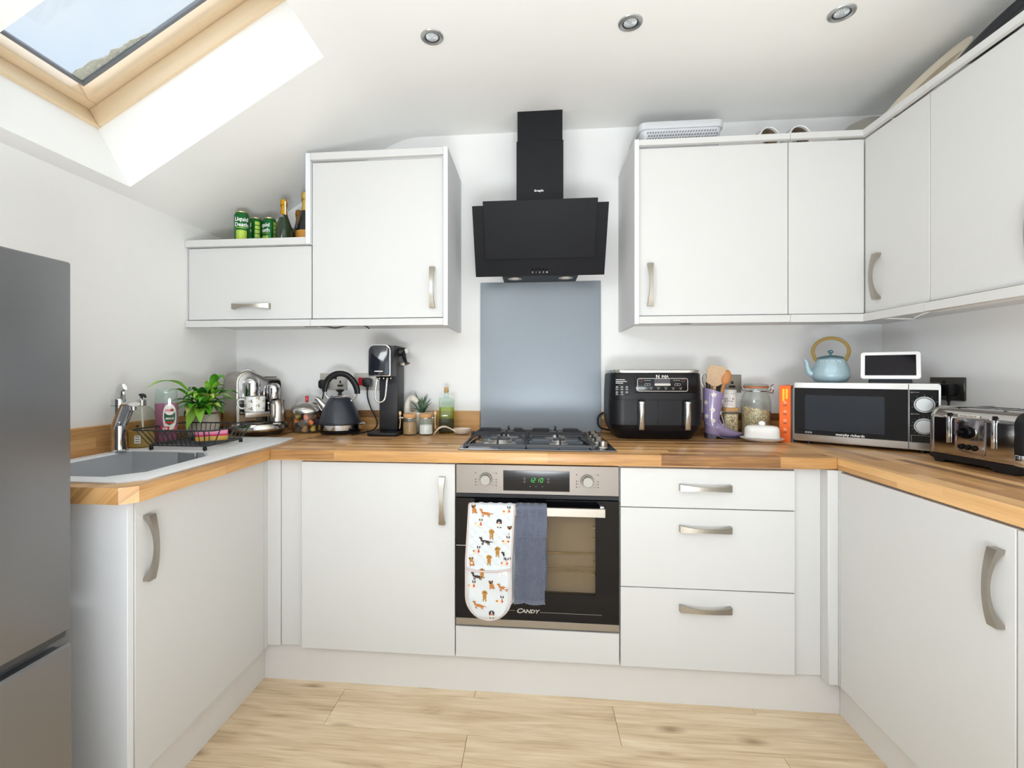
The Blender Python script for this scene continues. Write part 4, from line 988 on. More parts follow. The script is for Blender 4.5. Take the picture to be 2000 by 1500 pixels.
# ============================================================ COFFEE MACHINE, MUG, JUG
CA = math.radians(53); CX_, CY_ = -1.072, .452
CM = mat('polished_steel', 'aaa9aa', .12, 1, var=.03)
t = thing('coffee_machine', 'polished steel coffee machine standing in the left corner', 'coffee machine', (CX_, CY_, ZW), CA)
sil = [(-.105, .020), (.105, .020), (.105, .245)] + [(.105 - .022 + .022 * math.cos(a), .245 + .022 * math.sin(a)) for a in (.4, .8, 1.2, PI / 2)] + [(.03, .270), (.012, .278)] + [(-.050 + .055 * math.cos(a), .252 + .048 * math.sin(a)) for a in (1.0, 1.3, 1.57, 1.9, 2.3, 2.7, PI)]
b = B(); b.prism(sil, -.075, .098, 'xz', bev=.006); b.build('housing', mat('satin_steel_housing', 'bdb9b2', .3, 1, var=.03), t)
b = B(); top = [(x * .97, .012 + z * .985) for x, z in sil if z > .1]; top = [(.1018, .135), *[q for q in top], (-.1018, .135)]
b.prism([(-.098, .150), (.098, .150)] + [(x * .94, z * .98) for x, z in sil[2:]], -.083, -.0755, 'xz', bev=.003); b.build('front_panel', CM, t)
b = B(); b.prism([(-.092, .040), (.092, .040), (.092, .148), (-.092, .148)], -.0785, -.0755, 'xz'); b.build('back_plate', mat('dark_mirror_steel', '8b8781', .1, 1), t)
b = B(); b.lathe([(0, .275), (.02, .272), (.032, .262), (.036, .245), (.036, .158), (.034, .150), (0, .150)], 32, Matrix.Translation((-.045, -.098, 0))); b.build('brew_head', CHROME, t)
b = B(); b.lathe([(0, .245), (.018, .242), (.027, .233), (.030, .22), (.030, .170), (.028, .163), (0, .163)], 32, Matrix.Translation((.055, -.098, 0))); b.build('steam_head', CHROME, t)
b = B(); b.cyl((-.045, -.115, .150), (-.045, -.115, .132), .012, .008, 16); b.build('coffee_spout', CHROME, t)
b = B(); b.tube([(.055, -.105, .163), (.052, -.112, .15), (.060, -.12, .135), (.072, -.128, .115), (.074, -.13, .085), (.072, -.132, .06)], .0048, 10); b.tube([(.048, -.105, .160), (.030, -.112, .145), (.022, -.115, .12)], .004, 8); b.ball((.085, -.10, .150), .009, 12); b.cyl((.055, -.10, .150), (.085, -.10, .150), .004); b.ball((.024, -.113, .148), .007, 12); b.build('steam_wand', CHROME, t)
b = B(); b.prism(rr(.05, .026, .01, 4, -.015, .0), .279, .286, 'xy', bev=.002); b.tube([(-.06, .0, .298), (-.03, -.01, .308), (-.01, -.02, .302), (.0, -.03, .288)], [.012, .016, .014, .008], 10, flat=(.35, 1.2)); b.build('lever', SILV, t)
b = B(); b.box(.012, .088, -.06, .04, .2705, .2745, .001); b.build('screen', BLACKG, t)
b = B(); b.lathe([(0, .022), (.118, .022), (.127, .030), (.128, .044), (.120, .055), (.104, .058), (.102, .052), (0, .052)], 40, Matrix.Translation((0, -.082, 0)) @ Matrix.Diagonal((1, .92, 1, 1))); b.build('drip_tray', mat('bright_tray_steel', 'd2cfc9', .14, 1), t)
b = B(); b.lathe([(0, 0), (.085, 0), (.110, .021), (0, .021)], 40, Matrix.Translation((0, -.082, 0)) @ Matrix.Diagonal((1, .92, 1, 1))); b.box(-.09, .09, -.06, .095, 0, .0205, .004); b.build('base', mat('dark_brown_plastic', '3b342f', .4), t)
b = B(); b.box(-.095, .008, -.158, -.092, .104, .1125, .002); b.box(-.098, .010, -.163, -.1585, .090, .1125, .0015); b.build('cup_shelf', mat('satin_steel', 'c3c1bd', .24, 1), t)
b = B(); b.box(-.022, .02, -.0785, -.05, .06, .10, .004); b.box(-.03, .015, -.092, -.079, .10, .106); b.build('shelf_bracket', mat('dark_steel_bracket', '77736d', .3, 1), t)
b = B(); b.box(-.036, -.016, -.120, -.114, .1126, .1128); b.bm.free()
def cm(x, y, z):
    c_, s_ = math.cos(CA), math.sin(CA); return (CX_ + x * c_ - y * s_, CY_ + x * s_ + y * c_, ZW + z)
t = thing('mug', 'white mug printed with gold and black petals on the coffee machine shelf', 'mug', cm(-.042, -.124, .1129), math.radians(28))
b = B(); b.lathe([(0, 0), (.040, 0), (.0435, .003), (.0445, .02), (.0445, .070), (.0425, .0705), (.0415, .068), (.0415, .006), (0, .005)], 36); cup = b.build('cup', WHITE, t)
b = B(); b.tube([(-.043, 0, .056), (-.060, 0, .058), (-.070, 0, .050), (-.071, 0, .035), (-.066, 0, .022), (-.056, 0, .016), (-.043, 0, .017)], .0046, 10, flat=(1, 1.5)); b.build('handle', WHITE, t)
b = B(); R_ = .0447
def petal(b, ax, z, rot, L_=.0048, w_=.0022):
    b.poly([(R_ * math.sin(ax + u / R_), -R_ * math.cos(ax + u / R_), z + v) for u, v in [(L_ * math.cos(q) * math.cos(rot) - w_ * math.sin(q) * math.sin(rot), L_ * math.cos(q) * math.sin(rot) + w_ * math.sin(q) * math.cos(rot)) for q in [2 * PI * i / 10 for i in range(10)]]])
for i in range(9):
    ax = -PI + i * 2 * PI / 9
    for j in range(2):
        z = .018 + .034 * j + (.012 if i % 2 else -.002); b.mi = 0; petal(b, ax - .12, z, .4, .0050, .0040); b.mi = 1; petal(b, ax + .08, z + .003, .9); petal(b, ax + .11, z - .004, .3)
b.build('printed_petals', [mat('gold_print', 'c9b06a', .4), mat('ink_petal', '1f2b33', .4)], t, smooth=0)
t = thing('milk_jug', 'brushed steel milk jug on the coffee machine drip tray', 'jug', cm(.062, -.118, .0590), math.radians(15))
b = B(); b.lathe([(0, 0), (.036, 0), (.0405, .003), (.0405, .045), (.0375, .075), (.0375, .098), (.039, .102), (.0365, .102), (.0355, .09), (.0355, .075), (.0385, .045), (.038, .005), (0, .004)], 36); b.build('jug_body', SILV, t)
b = B(); b.tube([(.0, -.036, .088), (.0, -.060, .088), (.0, -.066, .080), (.0, -.066, .034), (.0, -.058, .026), (0, -.040, .026)], .0035, 8, flat=(1, 2.6)); b.build('handle', mat('satin_steel_bar', 'c9c3b8', .3, 1), t)

# ============================================================ CAPSULE JAR
JX, JY = -.827, .507
t = thing('capsule_jar', 'round glass jar with a domed steel lid full of coffee capsules', 'jar', (JX, JY, ZW))
b = B(); b.lathe([(0, 0), (.060, 0), (.070, .010), (.0745, .035), (.0745, .075), (.070, .103), (.0685, .103), (.0715, .075), (.0715, .035), (.067, .012), (.058, .004), (0, .004)], 40); b.build('bowl', GLASS, t)
b = B(); b.lathe([(.0775, .098), (.0785, .102), (.078, .112), (.066, .130), (.040, .147), (.012, .154), (0, .154), (0, .150), (.04, .143), (.066, .126), (.074, .112), (.074, .104)], 40); b.build('lid', SILV, t)
b = B(); b.cyl((0, 0, .154), (0, 0, .180), .0085, .0085, 16, .002); b.build('lid_knob', mat('clear_red_knob', 'c23038', .15, coat=.5), t)
CAPM = {'orange': mat('orange_capsule', 'f27a22', .3, .1), 'brown': mat('brown_capsule', '96603c', .3, .1), 'gold': mat('gold_capsule', 'dcbd66', .3, .1), 'dark': mat('dark_capsule', '5a4c68', .3, .1), 'tan': mat('tan_capsule', 'c7a07a', .35, .1)}
FOIL = mat('capsule_foil', '8e8a88', .35, .6)
protos = {}
def capsule(kind, x, y, z, e):
    if kind not in protos:
        r_ = bpy.data.objects.new('coffee_capsule', None); COL.objects.link(r_); r_.empty_display_size = .02
        b = B(); b.lathe([(0, .0), (.0085, 0), (.0105, .003), (.0145, .021), (.0145, .0225)], 16, Matrix.Translation((0, 0, -.011))); b.build('shell', CAPM[kind], r_)
        b = B(); b.lathe([(.0145, .0225), (.0178, .0225), (.0178, .0235), (.0145, .0242), (0, .0242)], 16, Matrix.Translation((0, 0, -.011))); b.build('foil_lid', FOIL, r_); protos[kind] = r_; o = r_
    else: o = copy_tree(protos[kind])
    o.location = (JX + x, JY + y, ZW + z); o.rotation_euler = e
    o['label'] = f'{kind} coffee capsule inside the round glass jar'; o['category'] = 'capsule'; o['group'] = 'coffee capsules in the glass jar'
caps = []
for k in range(7):
    a = -PI / 2 + .25 + k * 2 * PI / 7; caps.append((.045 * math.cos(a), .045 * math.sin(a), .0235, ['tan', 'gold', 'brown', 'orange', 'tan', 'brown', 'dark'][k]))
caps.append((0, 0, .022, 'brown'))
for k in range(8):
    a = -PI / 2 + k * 2 * PI / 8; caps.append((.050 * math.cos(a), .050 * math.sin(a), .053, ['orange', 'orange', 'dark', 'brown', 'orange', 'tan', 'gold', 'orange'][k]))
caps += [(.013, .012, .055, 'orange'), (-.016, -.008, .057, 'brown')]
for k in range(5):
    a = -PI / 2 - .9 + k * 2 * PI / 5; caps.append((.042 * math.cos(a), .042 * math.sin(a), .081, ['gold', 'orange', 'brown', 'tan', 'dark'][k]))
for i, (x, y, z, kd) in enumerate(caps): capsule(kd, x, y, z, (PI + random.uniform(-1.2, .6), random.uniform(-.9, .9), random.uniform(-.8, .8)))

# ============================================================ KETTLE
t = thing('kettle', 'matt black pyramid kettle with a looped handle and chrome base band', 'kettle', (-.655, .500, ZW))
b = B(); b.lathe([(0, 0), (.088, 0), (.096, .006), (.098, .014), (.092, .018), (0, .018)], 48); b.build('power_base', BLACK, t)
b = B(); b.lathe([(.092, .0185), (.1005, .0195), (.1005, .0435), (.098, .0445), (0, .0445), (0, .0185)], 48); b.build('base_band', CHROME, t)
b = B(); b.lathe([(0, .0448), (.1005, .0448), (.102, .050), (.098, .062), (.082, .110), (.062, .152), (.050, .170), (.046, .173), (0, .173)], 48); b.build('body', mat('slate_black_enamel', '2a2f38', .36, var=.03, coat=.2), t)
b = B(); b.lathe([(.0465, .1733), (.047, .176), (.036, .184), (.015, .188), (0, .188)], 40); ld = b.build('lid', CHROME, t)
b = B(); b.lathe([(0, .188), (.009, .188), (.008, .196), (.018, .204), (.020, .208), (.016, .212), (0, .213)], 24); b.build('lid_knob', BLACK, t)
b = B(); b.tube([(-.070, -.012, .120), (-.088, -.015, .142), (-.104, -.018, .162), (-.116, -.020, .168)], [.026, .019, .013, .010], 12, flat=(1, .8)); b.build('spout', CHROME, t)
hp = [(-.055, 0, .163), (-.074, 0, .185), (-.078, 0, .205)]; hq = [(.058, 0, .158), (.078, 0, .172), (.088, 0, .195)]
b = B(); b.tube(hp, .0038, 8); b.tube(hq, .0038, 8); b.ball((-.055, 0, .162), .007, 12); b.ball((.058, 0, .157), .007, 12); b.build('handle_bracket', CHROME, t)
b = B(); b.tube([(-.078, 0, .200), (-.076, 0, .225), (-.062, 0, .258), (-.030, 0, .283), (.005, 0, .289), (.040, 0, .278), (.068, 0, .250), (.084, 0, .218), (.088, 0, .190)], [.0095, .012, .0125, .012, .011, .0115, .0125, .0125, .011], 12, flat=(.75, 1.25)); b.build('handle', BLACK, t)
b = B(); b.cyl((.099, 0, .045), (.122, 0, .048), .006, .007, 10); b.ball((.122, 0, .048), .009, 10, (1, 1, .6)); b.build('switch_lever', CHROME, t)

# ============================================================ SODA MAKER
t = thing('soda_maker', 'tall black soda maker with a chrome-edged head between kettle and jars', 'soda maker', (-.405, .480, ZW))
SB = mat('ribbed_black_plastic', '1d1d21', .42, var=.06)
b = B(); b.prism(rr(.150, .225, .022, 5, -.002, .012), 0, .016, 'xy', bev=.004); b.build('base', BLACK, t)
b = B(); b.box(-.045, .045, -.005, .115, .016, .40, .006); 
for i in range(46): b.box(-.043, .043, -.0068, -.004, .028 + i * .0052, .0305 + i * .0052)
b.build('column', SB, t, smooth=30)
hd = [(-.050, .276), (.050, .276), (.053, .285), (.053, .395)] + [(.053 - .028 + .028 * math.cos(a), .395 + .028 * math.sin(a)) for a in (.4, .8, 1.2, PI / 2)] + [(-.053 + .028 + .028 * math.cos(a), .395 + .028 * math.sin(a)) for a in (PI / 2, 1.9, 2.3, 2.7)] + [(-.053, .395), (-.053, .285)]
HM_ = Matrix.Translation((-.010, 0, 0))
b = B(); b.prism(hd, -.105, -.0052, 'xz', bev=.004, M=HM_); b.box(-.040, .045, -.0055, .110, .3995, .423, .008); b.build('head', SB, t)
b = B(); b.prism([(x * .99, .35 + (z - .35) * .99) for x, z in hd], -.109, -.1052, 'xz', bev=.0012, M=HM_); b.build('chrome_edge', CHROME, t)
b = B(); b.prism([(x * .92, .35 + (z - .35) * .94) for x, z in hd], -.1112, -.1092, 'xz', bev=.0008, M=HM_); fp = b.build('face', mat('blue_black_gloss', '171b24', .10, coat=.4), t)
b = B(); b.text('sodastream', .0085, front_at(-.012, -.1115, .300), .0003, bold=.0004); b.build('lettering', PRINTW, fp)
b = B(); b.lathe([(0, .262), (.034, .262), (.038, .275), (0, .2755)], 24, Matrix.Translation((-.005, -.055, 0))); 
b.build('nozzle_collar', BLACKG, t)
b = B()
for a in (-2.4, -1.9, -1.3, -.8, -.2): b.ball((-.005 + .033 * math.cos(a), -.055 + .033 * math.sin(a), .267), .006, 10)
b.build('chrome_stud', CHROME, t)
b = B(); b.tube([(-.028, -.085, .262), (-.034, -.090, .215), (-.036, -.092, .185), (-.030, -.093, .166), (-.014, -.094, .156), (.004, -.094, .162), (.013, -.093, .180), (.016, -.092, .205), (.020, -.088, .262)], .0042, 10); b.build('bottle_loop', mat('bright_loop', 'e3e3e3', .15, .9), t)
b = B(); b.cyl((.043, .035, .395), (.075, .035, .395), .022, .020, 24, .003); b.tube([(.062, .03, .395), (.075, .01, .365), (.085, -.005, .345)], [.016, .013, .009], 12, flat=(1, .7)); lv = b.build('lever', SB, t)
b = B(); b.cyl((.076, .028, .398), (.079, .026, .398), .0115, n=20); b.build('lever_cap', mat('white_plastic', 'e9e9e6', .4), lv)
b = B(); b.tube([(.045, .06, .340), (.080, .03, .335), (.098, .0, .338), (.094, -.012, .342)], [.006, .006, .006, .005], 8, flat=(.6, 1.4)); b.box(.045, .07, .03, .08, .328, .343, .003); b.build('gas_lever', mat('satin_steel_bar', 'c9c3b8', .3, 1), t)

# ============================================================ SPICE JARS, PLANTER, OIL, SPOON REST
def spice_jar(x, y, label, fill, fm, side, rot):
    t = thing('spice_jar', label, 'jar', (x, y, ZW), rot, group='small cork-topped jars by the soda maker')
    b = B(); b.lathe([(0, 0), (.030, 0), (.0335, .004), (.0335, .062), (.030, .074), (.029, .082), (.030, .084), (.0275, .084), (.0275, .074), (.0312, .062), (.0312, .006), (0, .005)], 32); b.build('glass_jar', GLASS, t)
    b = B(); b.lathe([(0, .0055), (.0305, .006), (.0305, fill - .003), (.024, fill), (0, fill + .002)], 28); b.build('contents', fm, t)
    b = B(); b.lathe([(0, .078), (.0268, .078), (.031, .086), (.031, .098), (.029, .100), (0, .100)], 28); b.build('cork_lid', CORK, t)
    b = B(); b.tube([(.0305 * math.cos(a), .0305 * math.sin(a), .080) for a in [2 * PI * i / 24 for i in range(24)]], .0016, 6, closed=True)
    b.tube([(side * .030, 0, .080), (side * .042, -.002, .083), (side * .050, -.004, .080), (side * .043, -.006, .077), (side * .030, -.002, .079)], .0014, 6); b.build('wire_loop', CHROME, t)
    b = B(); b.tube([(side * .046, -.006, .095), (side * .0445, -.006, .060), (side * .0475, -.006, .030)], [.0026, .0022, .0028], 8); b.ball((side * .0455, -.006, .102), .0085, 12, (.8, .55, 1.25)); b.build('wooden_spoon', mat('pale_beech', 'd9b98c', .55, var=.1, vscale=60), t)
spice_jar(-.292, .448, 'small cork-topped jar of brown spice with a tiny wooden spoon', .062, mat('brown_spice', 'b08d64', .9, var=.2, vscale=300), -1, 0)
spice_jar(-.218, .460, 'small cork-topped jar half full of white salt', .048, mat('white_salt', 'f2f2f2', .9, var=.03, vscale=400), 1, 0)
t = thing('planter', 'cream long-necked animal planter with a spiky green succulent', 'planter', (-.268, .548, ZW))
CER = mat('cream_speckled_ceramic', 'd8d2c6', .5, var=.06, vscale=200)
b = B(); b.loft([oval(rx, ry, z, 32, 2.2) for rx, ry, z in ((.048, .040, 0), (.062, .050, .010), (.068, .054, .045), (.066, .052, .085), (.063, .050, .100), (.058, .045, .100), (.055, .042, .088))], cap1=False)
b.tube([(-.056, 0, .070), (-.064, 0, .105), (-.063, -.002, .140), (-.052, -.004, .163), (-.036, -.006, .168), (-.020, -.008, .158), (-.010, -.009, .148)], [.020, .017, .014, .0145, .0165, .0140, .0085], 14); b.build('pot', CER, t, smooth=60)
b = B(); b.ball((-.040, -.021, .171), .0022, 8); b.build('eye', BLACK, t)
b = B(); b.lathe([(0, .090), (.050, .089)], 20, Matrix.Diagonal((1, .8, 1, 1))); b.build('soil', mat('dark_soil', '3a2d22', .95), t)
ALOE = mat('dark_succulent_green', '2f4a33', .45, col2='42603f', vscale=20)
for tx, ty, tz, w_ in ((-.030, .02, .195, .007), (.038, 0, .190, .007), (.062, -.01, .150, .008), (.052, .01, .165, .007), (.015, -.02, .175, .008), (-.004, .01, .17, .008), (-.035, -.025, .120, .008), (.045, -.03, .125, .008), (-.075, .02, .165, .006), (.02, .03, .18, .007), (.0, -.03, .135, .008)):
    b = B(); p0 = Vector((.012, 0, .088)); p2 = Vector((tx, ty, tz)); pm = (p0 + p2) / 2 + Vector((0, 0, .012)); b.tube([p0, p0.lerp(pm, .6), pm, pm.lerp(p2, .5), p2], [w_ * .8, w_, w_ * .85, w_ * .5, .0006], 6, flat=(.5, 1)); b.build('succulent_leaf', ALOE, t)
t = thing('oil_bottle', 'square-shouldered glass bottle half full of green oil, cork stopper', 'bottle', (-.138, .560, ZW), .2)
b = B()
def sq(w, z, r=.010, y=0): return [(x, y_, z) for x, y_ in rr(w, w, r, 4)]
b.loft([sq(.072, 0), sq(.076, .003, .012), sq(.076, .160, .012), sq(.070, .168, .014), sq(.030, .172, .0145), sq(.026, .178, .0125), sq(.024, .200, .0118), sq(.032, .201, .0155), sq(.032, .207, .0155), sq(.022, .2075, .0105)], cap1=False); b.build('bottle', clear('greenish_glass', 'eff7f3', .03), t)
b = B(); b.loft([sq(.070, .070, .011), sq(.070, .124, .011)]); b.build('oil', clear('green_oil', 'dcdf58', .03, haze=.15), t)
b = B(); b.loft([sq(.072, .004, .011), sq(.072, .0695, .011)]); b.build('lower_oil', clear('deep_oil', 'b9b594', .03, haze=.05), t, 'darker lower part of the oil')
b = B(); b.cyl((0, 0, .195), (0, 0, .221), .0098, .0112, 16, .001); b.build('cork_stopper', CORK, t)
t = thing('spoon_rest', 'cream ceramic spoon rest on the worktop left of the hob', 'spoon rest', (-.085, .49, ZW), .30)
b = B(); rest = [(-.098, .030, .004), (-.088, .030, .020), (-.070, .028, .036), (-.048, .026, .041), (-.028, .027, .036)]
rows_ = []
for x, w_, z in [(-.102, .026, .002), (-.094, .027, .016), (-.080, .026, .032), (-.062, .024, .041), (-.044, .024, .041), (-.026, .026, .034), (-.010, .030, .024), (.004, .034, .018)]:
    rows_.append([(x, -w_ / 2, z), (x, w_ / 2, z), (x, w_ / 2, z - .006 if z > .008 else .0), (x, -w_ / 2, z - .006 if z > .008 else .0)])
b.loft(rows_)
b.lathe([(0, 0), (.026, 0), (.036, .008), (.043, .026), (.0405, .0268), (.034, .012), (.02, .006), (0, .005)], 32, Matrix.Translation((.036, 0, 0)) @ Matrix.Diagonal((1.05, .85, 1, 1))); b.build('dish', mat('cream_glaze', 'dccfc0', .35, var=.04), t, smooth=50)

# ============================================================ AIR FRYER
AX, AY = .823, .500
t = thing('air_fryer', 'large black two-drawer air fryer between the hob and the purple boot', 'air fryer', (AX, AY, ZW))
AB = mat('soft_black_plastic', '121115', .38, spec=.3, var=.03); AG = mat('gloss_black_panel', '0d0d10', .16, spec=.25, var=.02)
def rz_(w, d, r, z, cy=0): return [(x, y, z) for x, y in rr(w, d, r, 6, 0, cy)]
b = B(); b.loft([rz_(.310, .20, .05, .0), rz_(.330, .22, .055, .006), rz_(.378, .250, .06, .045), rz_(.394, .262, .06, .075), rz_(.398, .266, .062, .11), rz_(.396, .266, .062, .20), rz_(.388, .260, .06, .285), rz_(.380, .252, .06, .292)]); b.build('body', AB, t, smooth=45)
b = B(); b.loft([rz_(.374, .250, .058, .2925), rz_(.374, .250, .058, .296), rz_(.386, .258, .06, .2965), rz_(.386, .258, .06, .303), rz_(.380, .252, .058, .306)]); b.build('lid_rim', mat('bright_steel_rim', 'd6d3cd', .2, 1), t, smooth=45)
b = B(); b.box(-.094, .165, -.1355, -.128, .205, .285, .003); pn = b.build('control_panel', AG, t)
def outline(b, w, h, r, cx, cz, y, th):
    P = rr(w, h, r, 5, cx, cz); Q = rr(w - 2 * th, h - 2 * th, max(.001, r - th), 5, cx, cz); n = len(P)
    for i in range(n): 
        j = (i + 1) % n; b.poly([(P[i][0], y, P[i][1]), (P[j][0], y, P[j][1]), (Q[j][0], y, Q[j][1]), (Q[i][0], y, Q[i][1])])
b = B(); yp = -.1358
outline(b, .212, .057, .008, .020, .240, yp, .0022); outline(b, .026, .009, .0045, -.043, .241, yp, .0009); outline(b, .026, .009, .0045, .083, .241, yp, .0009)
for i in range(6): b.box(-.063 + i * .031, -.055 + i * .031, yp - .0002, yp, .2215, .2235); b.box(-.066 + i * .031, -.052 + i * .031, yp - .0002, yp, .2285, .2293)
for cx in (-.045, .077):
    for k in range(3): b.box(cx + k * .010 - .012, cx + k * .010 - .005, yp - .0002, yp, .2585, .2602)
b.prism(rr(.068, .010, .005, 5, .020, .241), yp - .0006, yp, 'xz'); b.text('1', .007, front_at(-.043, yp - .0002, .241), .0002); b.text('2', .007, front_at(.083, yp - .0002, .241), .0002)
b.build('panel_print', mat('silver_print', 'b9b6ae', .35, .5), pn, smooth=0)
b = B(); b.text('Ninja', .001, front_at(0, 0, 0)); b.bm.free()
b = B(); b.text('N', .0200, front_at(.000, yp - .0002, .2755), .0003, bold=.0005); b.text('INJA', .0150, front_at(.0305, yp - .0002, .2757), .0003, bold=.0003); b.build('lettering', mat('silver_lettering', 'cfccc6', .35, .4), pn)
b = B(); b.prism(rr(.066, .020, .002, 3, .018, .256), yp - .0005, yp, 'xz'); b.build('display', mat('grey_display', '4a444a', .2), pn)
b = B()
for cx in (-.071, .107): outline(b, .013, .013, .0064, cx, .2585, yp - .0001, .001)
b.build('ring_button', mat('copper_print', '9c5746', .4), pn, smooth=0)
b = B(); DRZ0, DRZ1 = .052, .175
for x0, x1 in ((-.186, -.0012), (.0012, .186)):
    sg = -1 if x0 < -.1 else 1; PO = [(sg * .0012, -.02), (sg * .0012, -.1345)] + [(sg * (.1395 + .061 * math.sin(a)), -.0735 - .061 * math.cos(a)) for a in [PI / 2 * i / 8 for i in range(9)]] + [(sg * .2005, -.02)]
    b = B(); b.prism(PO, DRZ0 + .012, DRZ1, 'xy', bev=.001, seg=1); dw = b.build('drawer', AB, t)
    cx = (-.073 if x0 < -.1 else .118)
    b = B(); b.loft([[(cx + u, v, z) for u, v in rr(.026, .030, .010, 4, 0, -.152 + k)] for z, k in ((.048, .0), (.052, -.002), (.16, -.004), (.168, -.004), (.169, -.003))]); hd_ = b.build('drawer_handle', mat('brushed_chrome_handle', 'cfd2d4', .16, 1), dw, smooth=60)
    b = B(); b.prism(rr(.024, .027, .009, 4, cx, -.155), .1692, .1735, 'xy', bev=.001); b.build('handle_cap', AB, dw)
b = B()
for r_, n_, z in ((.150, 5, .262), (.143, 6, .254), (.138, 4, .247)): b.box(-.178 + .001, -.178 + .008 * n_, -.1328, -.1322, z - .0012, z + .0012)
for iz in range(2):
    for ix in range(3):
        cx, cz = -.172 + ix * .021, .229 - iz * .022; outline(b, .009, .009, .0044, cx, cz, -.1329 if ix else -.1305, .0012); b.box(cx - .006, cx + .006, -.1330, -.1324, cz - .0105, cz - .0090)
b.build('panel_print', PRINTW, t, smooth=0)
b = B(); b.tube([(-.165, .105, .015), (-.215, .098, .03), (-.222, .10, .075), (-.195, .11, .10)], .0045, 8); b.build('power_lead', BLACKM, t)

# ============================================================ PURPLE BOOT AND UTENSILS
BX, BY = 1.093, .468
t = thing('boot_vase', 'purple flowered cowboy-boot pot holding wooden kitchen utensils', 'pot', (BX, BY, ZW))
LIL = mat('lilac_glazed_ceramic', '9285a8', .22, var=.05, coat=.4)
def el2(cx, rx, ry, z, tilt=0, n=28): return [(cx + rx * math.cos(a), ry * math.sin(a), z - tilt * math.cos(a)) for a in [2 * PI * i / n for i in range(n)]]
b = B(); b.loft([el2(-.002, .028, .030, .010), el2(-.004, .034, .033, .030), el2(-.006, .034, .032, .060), el2(-.010, .034, .032, .090, .003), el2(-.008, .037, .034, .13, .006), el2(-.004, .041, .037, .17, .010), el2(-.001, .044, .039, .212, .014), el2(-.001, .041, .036, .212, .014), el2(-.004, .036, .032, .17, .010)], cap1=False)
ft = []
for x, hy, z0, z1 in ((-.030, .022, .016, .075), (-.015, .030, .012, .090), (.010, .034, .010, .085), (.035, .035, .005, .066), (.060, .034, .003, .048), (.085, .029, .004, .036), (.105, .020, .008, .030), (.120, .009, .014, .026), (.125, .002, .018, .022)):
    ft.append([(x, hy * math.cos(a), (z0 + z1) / 2 + (z1 - z0) / 2 * math.sin(a)) for a in [2 * PI * i / 24 for i in range(24)]])
b.loft(ft); b.build('boot_body', LIL, t, smooth=60)
b = B(); b.loft([[(x, hy * s_, z) for x, hy, s_, z in ((-.034, .024, -1, z), (.0, .030, -1, z), (0, .030, 1, z), (-.034, .024, 1, z))] for z in (0, .018)])
b.loft([[(x, -hy, z), (x, hy, z), (x, hy, z + .006), (x, -hy, z + .006)] for x, hy, z in ((-.034, .024, .016), (.0, .033, .012), (.03, .036, .002), (.07, .034, .000), (.10, .023, .004), (.122, .008, .012))]); b.build('sole', mat('dark_sole', '4a4456', .4), t)
b = B(); b.tube([(-.040, -.020, .070), (-.028, -.028, .060), (-.006, -.035, .048), (.020, -.036, .052), (.030, -.034, .070), (.020, -.034, .105)], .0016, 6); b.tube([(.010, -.0365, .050), (.022, -.036, .060), (.012, -.035, .085)], .0012, 6); b.tube([(-.034, -.012, .205), (-.030, -.030, .200), (-.028, -.030, .12)], .0012, 6); b.build('stitching', mat('pale_lilac_line', 'b7a8cf', .3), t)
FLW = mat('cream_flower_glaze', 'd9d5cf', .3); FLC = mat('yellow_flower_centre', 'cdbf86', .4)
def flower(ax, z, s_=1.0):
    b = B()
    def surf(u, v):
        zz = z + v; k = min(1, max(0, (zz - .06) / .15)); rx = .034 + .010 * k; ry = .032 + .007 * k; cx = -.008 + .007 * k
        a = ax + u / .036; return Vector((cx + (rx + .0012) * math.sin(a), -(ry + .0012) * math.cos(a), zz))
    for k in range(5):
        q = 2 * PI * k / 5 + .3; cu, cv = .0062 * s_ * math.cos(q), .0062 * s_ * math.sin(q)
        b.poly([surf(cu + .0038 * s_ * math.cos(w), cv + .0038 * s_ * math.sin(w)) for w in [2 * PI * i / 10 for i in range(10)]])
    b.mi = 1; b.poly([surf(.0028 * s_ * math.cos(w), .0028 * s_ * math.sin(w)) + Vector((0, -.0006, 0)) for w in [2 * PI * i / 10 for i in range(10)]])
    b.build('painted_flower', [FLW, FLC], t, smooth=0)
for ax, z in ((-.25, .195), (.95, .165), (-.30, .128), (.85, .115), (-.20, .080), (-1.1, .16), (-1.0, .10)): flower(ax, z)
UG = 'utensils in the purple boot'
BAM = mat('bamboo', 'b88a57', .55, var=.15, vscale=40, stretch=(1, 1, .1)); BAM2 = mat('pale_bamboo_print', 'a9835c', .6, col2='d8c0a0', vscale=260)
def util(name, label, cat, base, tip, build_fn):
    p0, p1 = Vector(base), Vector(tip); d = p1 - p0
    t = thing(name, label, cat, tuple(p0), 0, group=UG); zz = d.normalized(); xx = (Vector((.97, -.25, 0)) - zz * zz.dot(Vector((.97, -.25, 0)))).normalized(); M = Matrix((xx, zz.cross(xx), zz)).transposed().to_4x4(); build_fn(t, M, d.length); return t
def spat(t, M, L_):
    b = B(); b.M = M; b.box(-.006, .006, -.003, .003, 0, L_ - .06, .002); b.build('handle', BAM, t)
    b = B(); b.M = M; b.prism([(-.012, L_ - .065), (.012, L_ - .065), (.032, L_ - .050), (.038, L_ + .004), (.042, L_ + .020), (-.022, L_ + .030), (-.036, L_ + .012), (-.038, L_ - .050)], -.003, .003, 'xz', bev=.0015); b.build('blade', BAM2, t)
util('wooden_spatula', 'broad patterned bamboo spatula in the purple boot', 'spatula', (BX - .010, BY + .004, ZW + .055), (BX + .006, BY - .012, ZW + .298), spat)
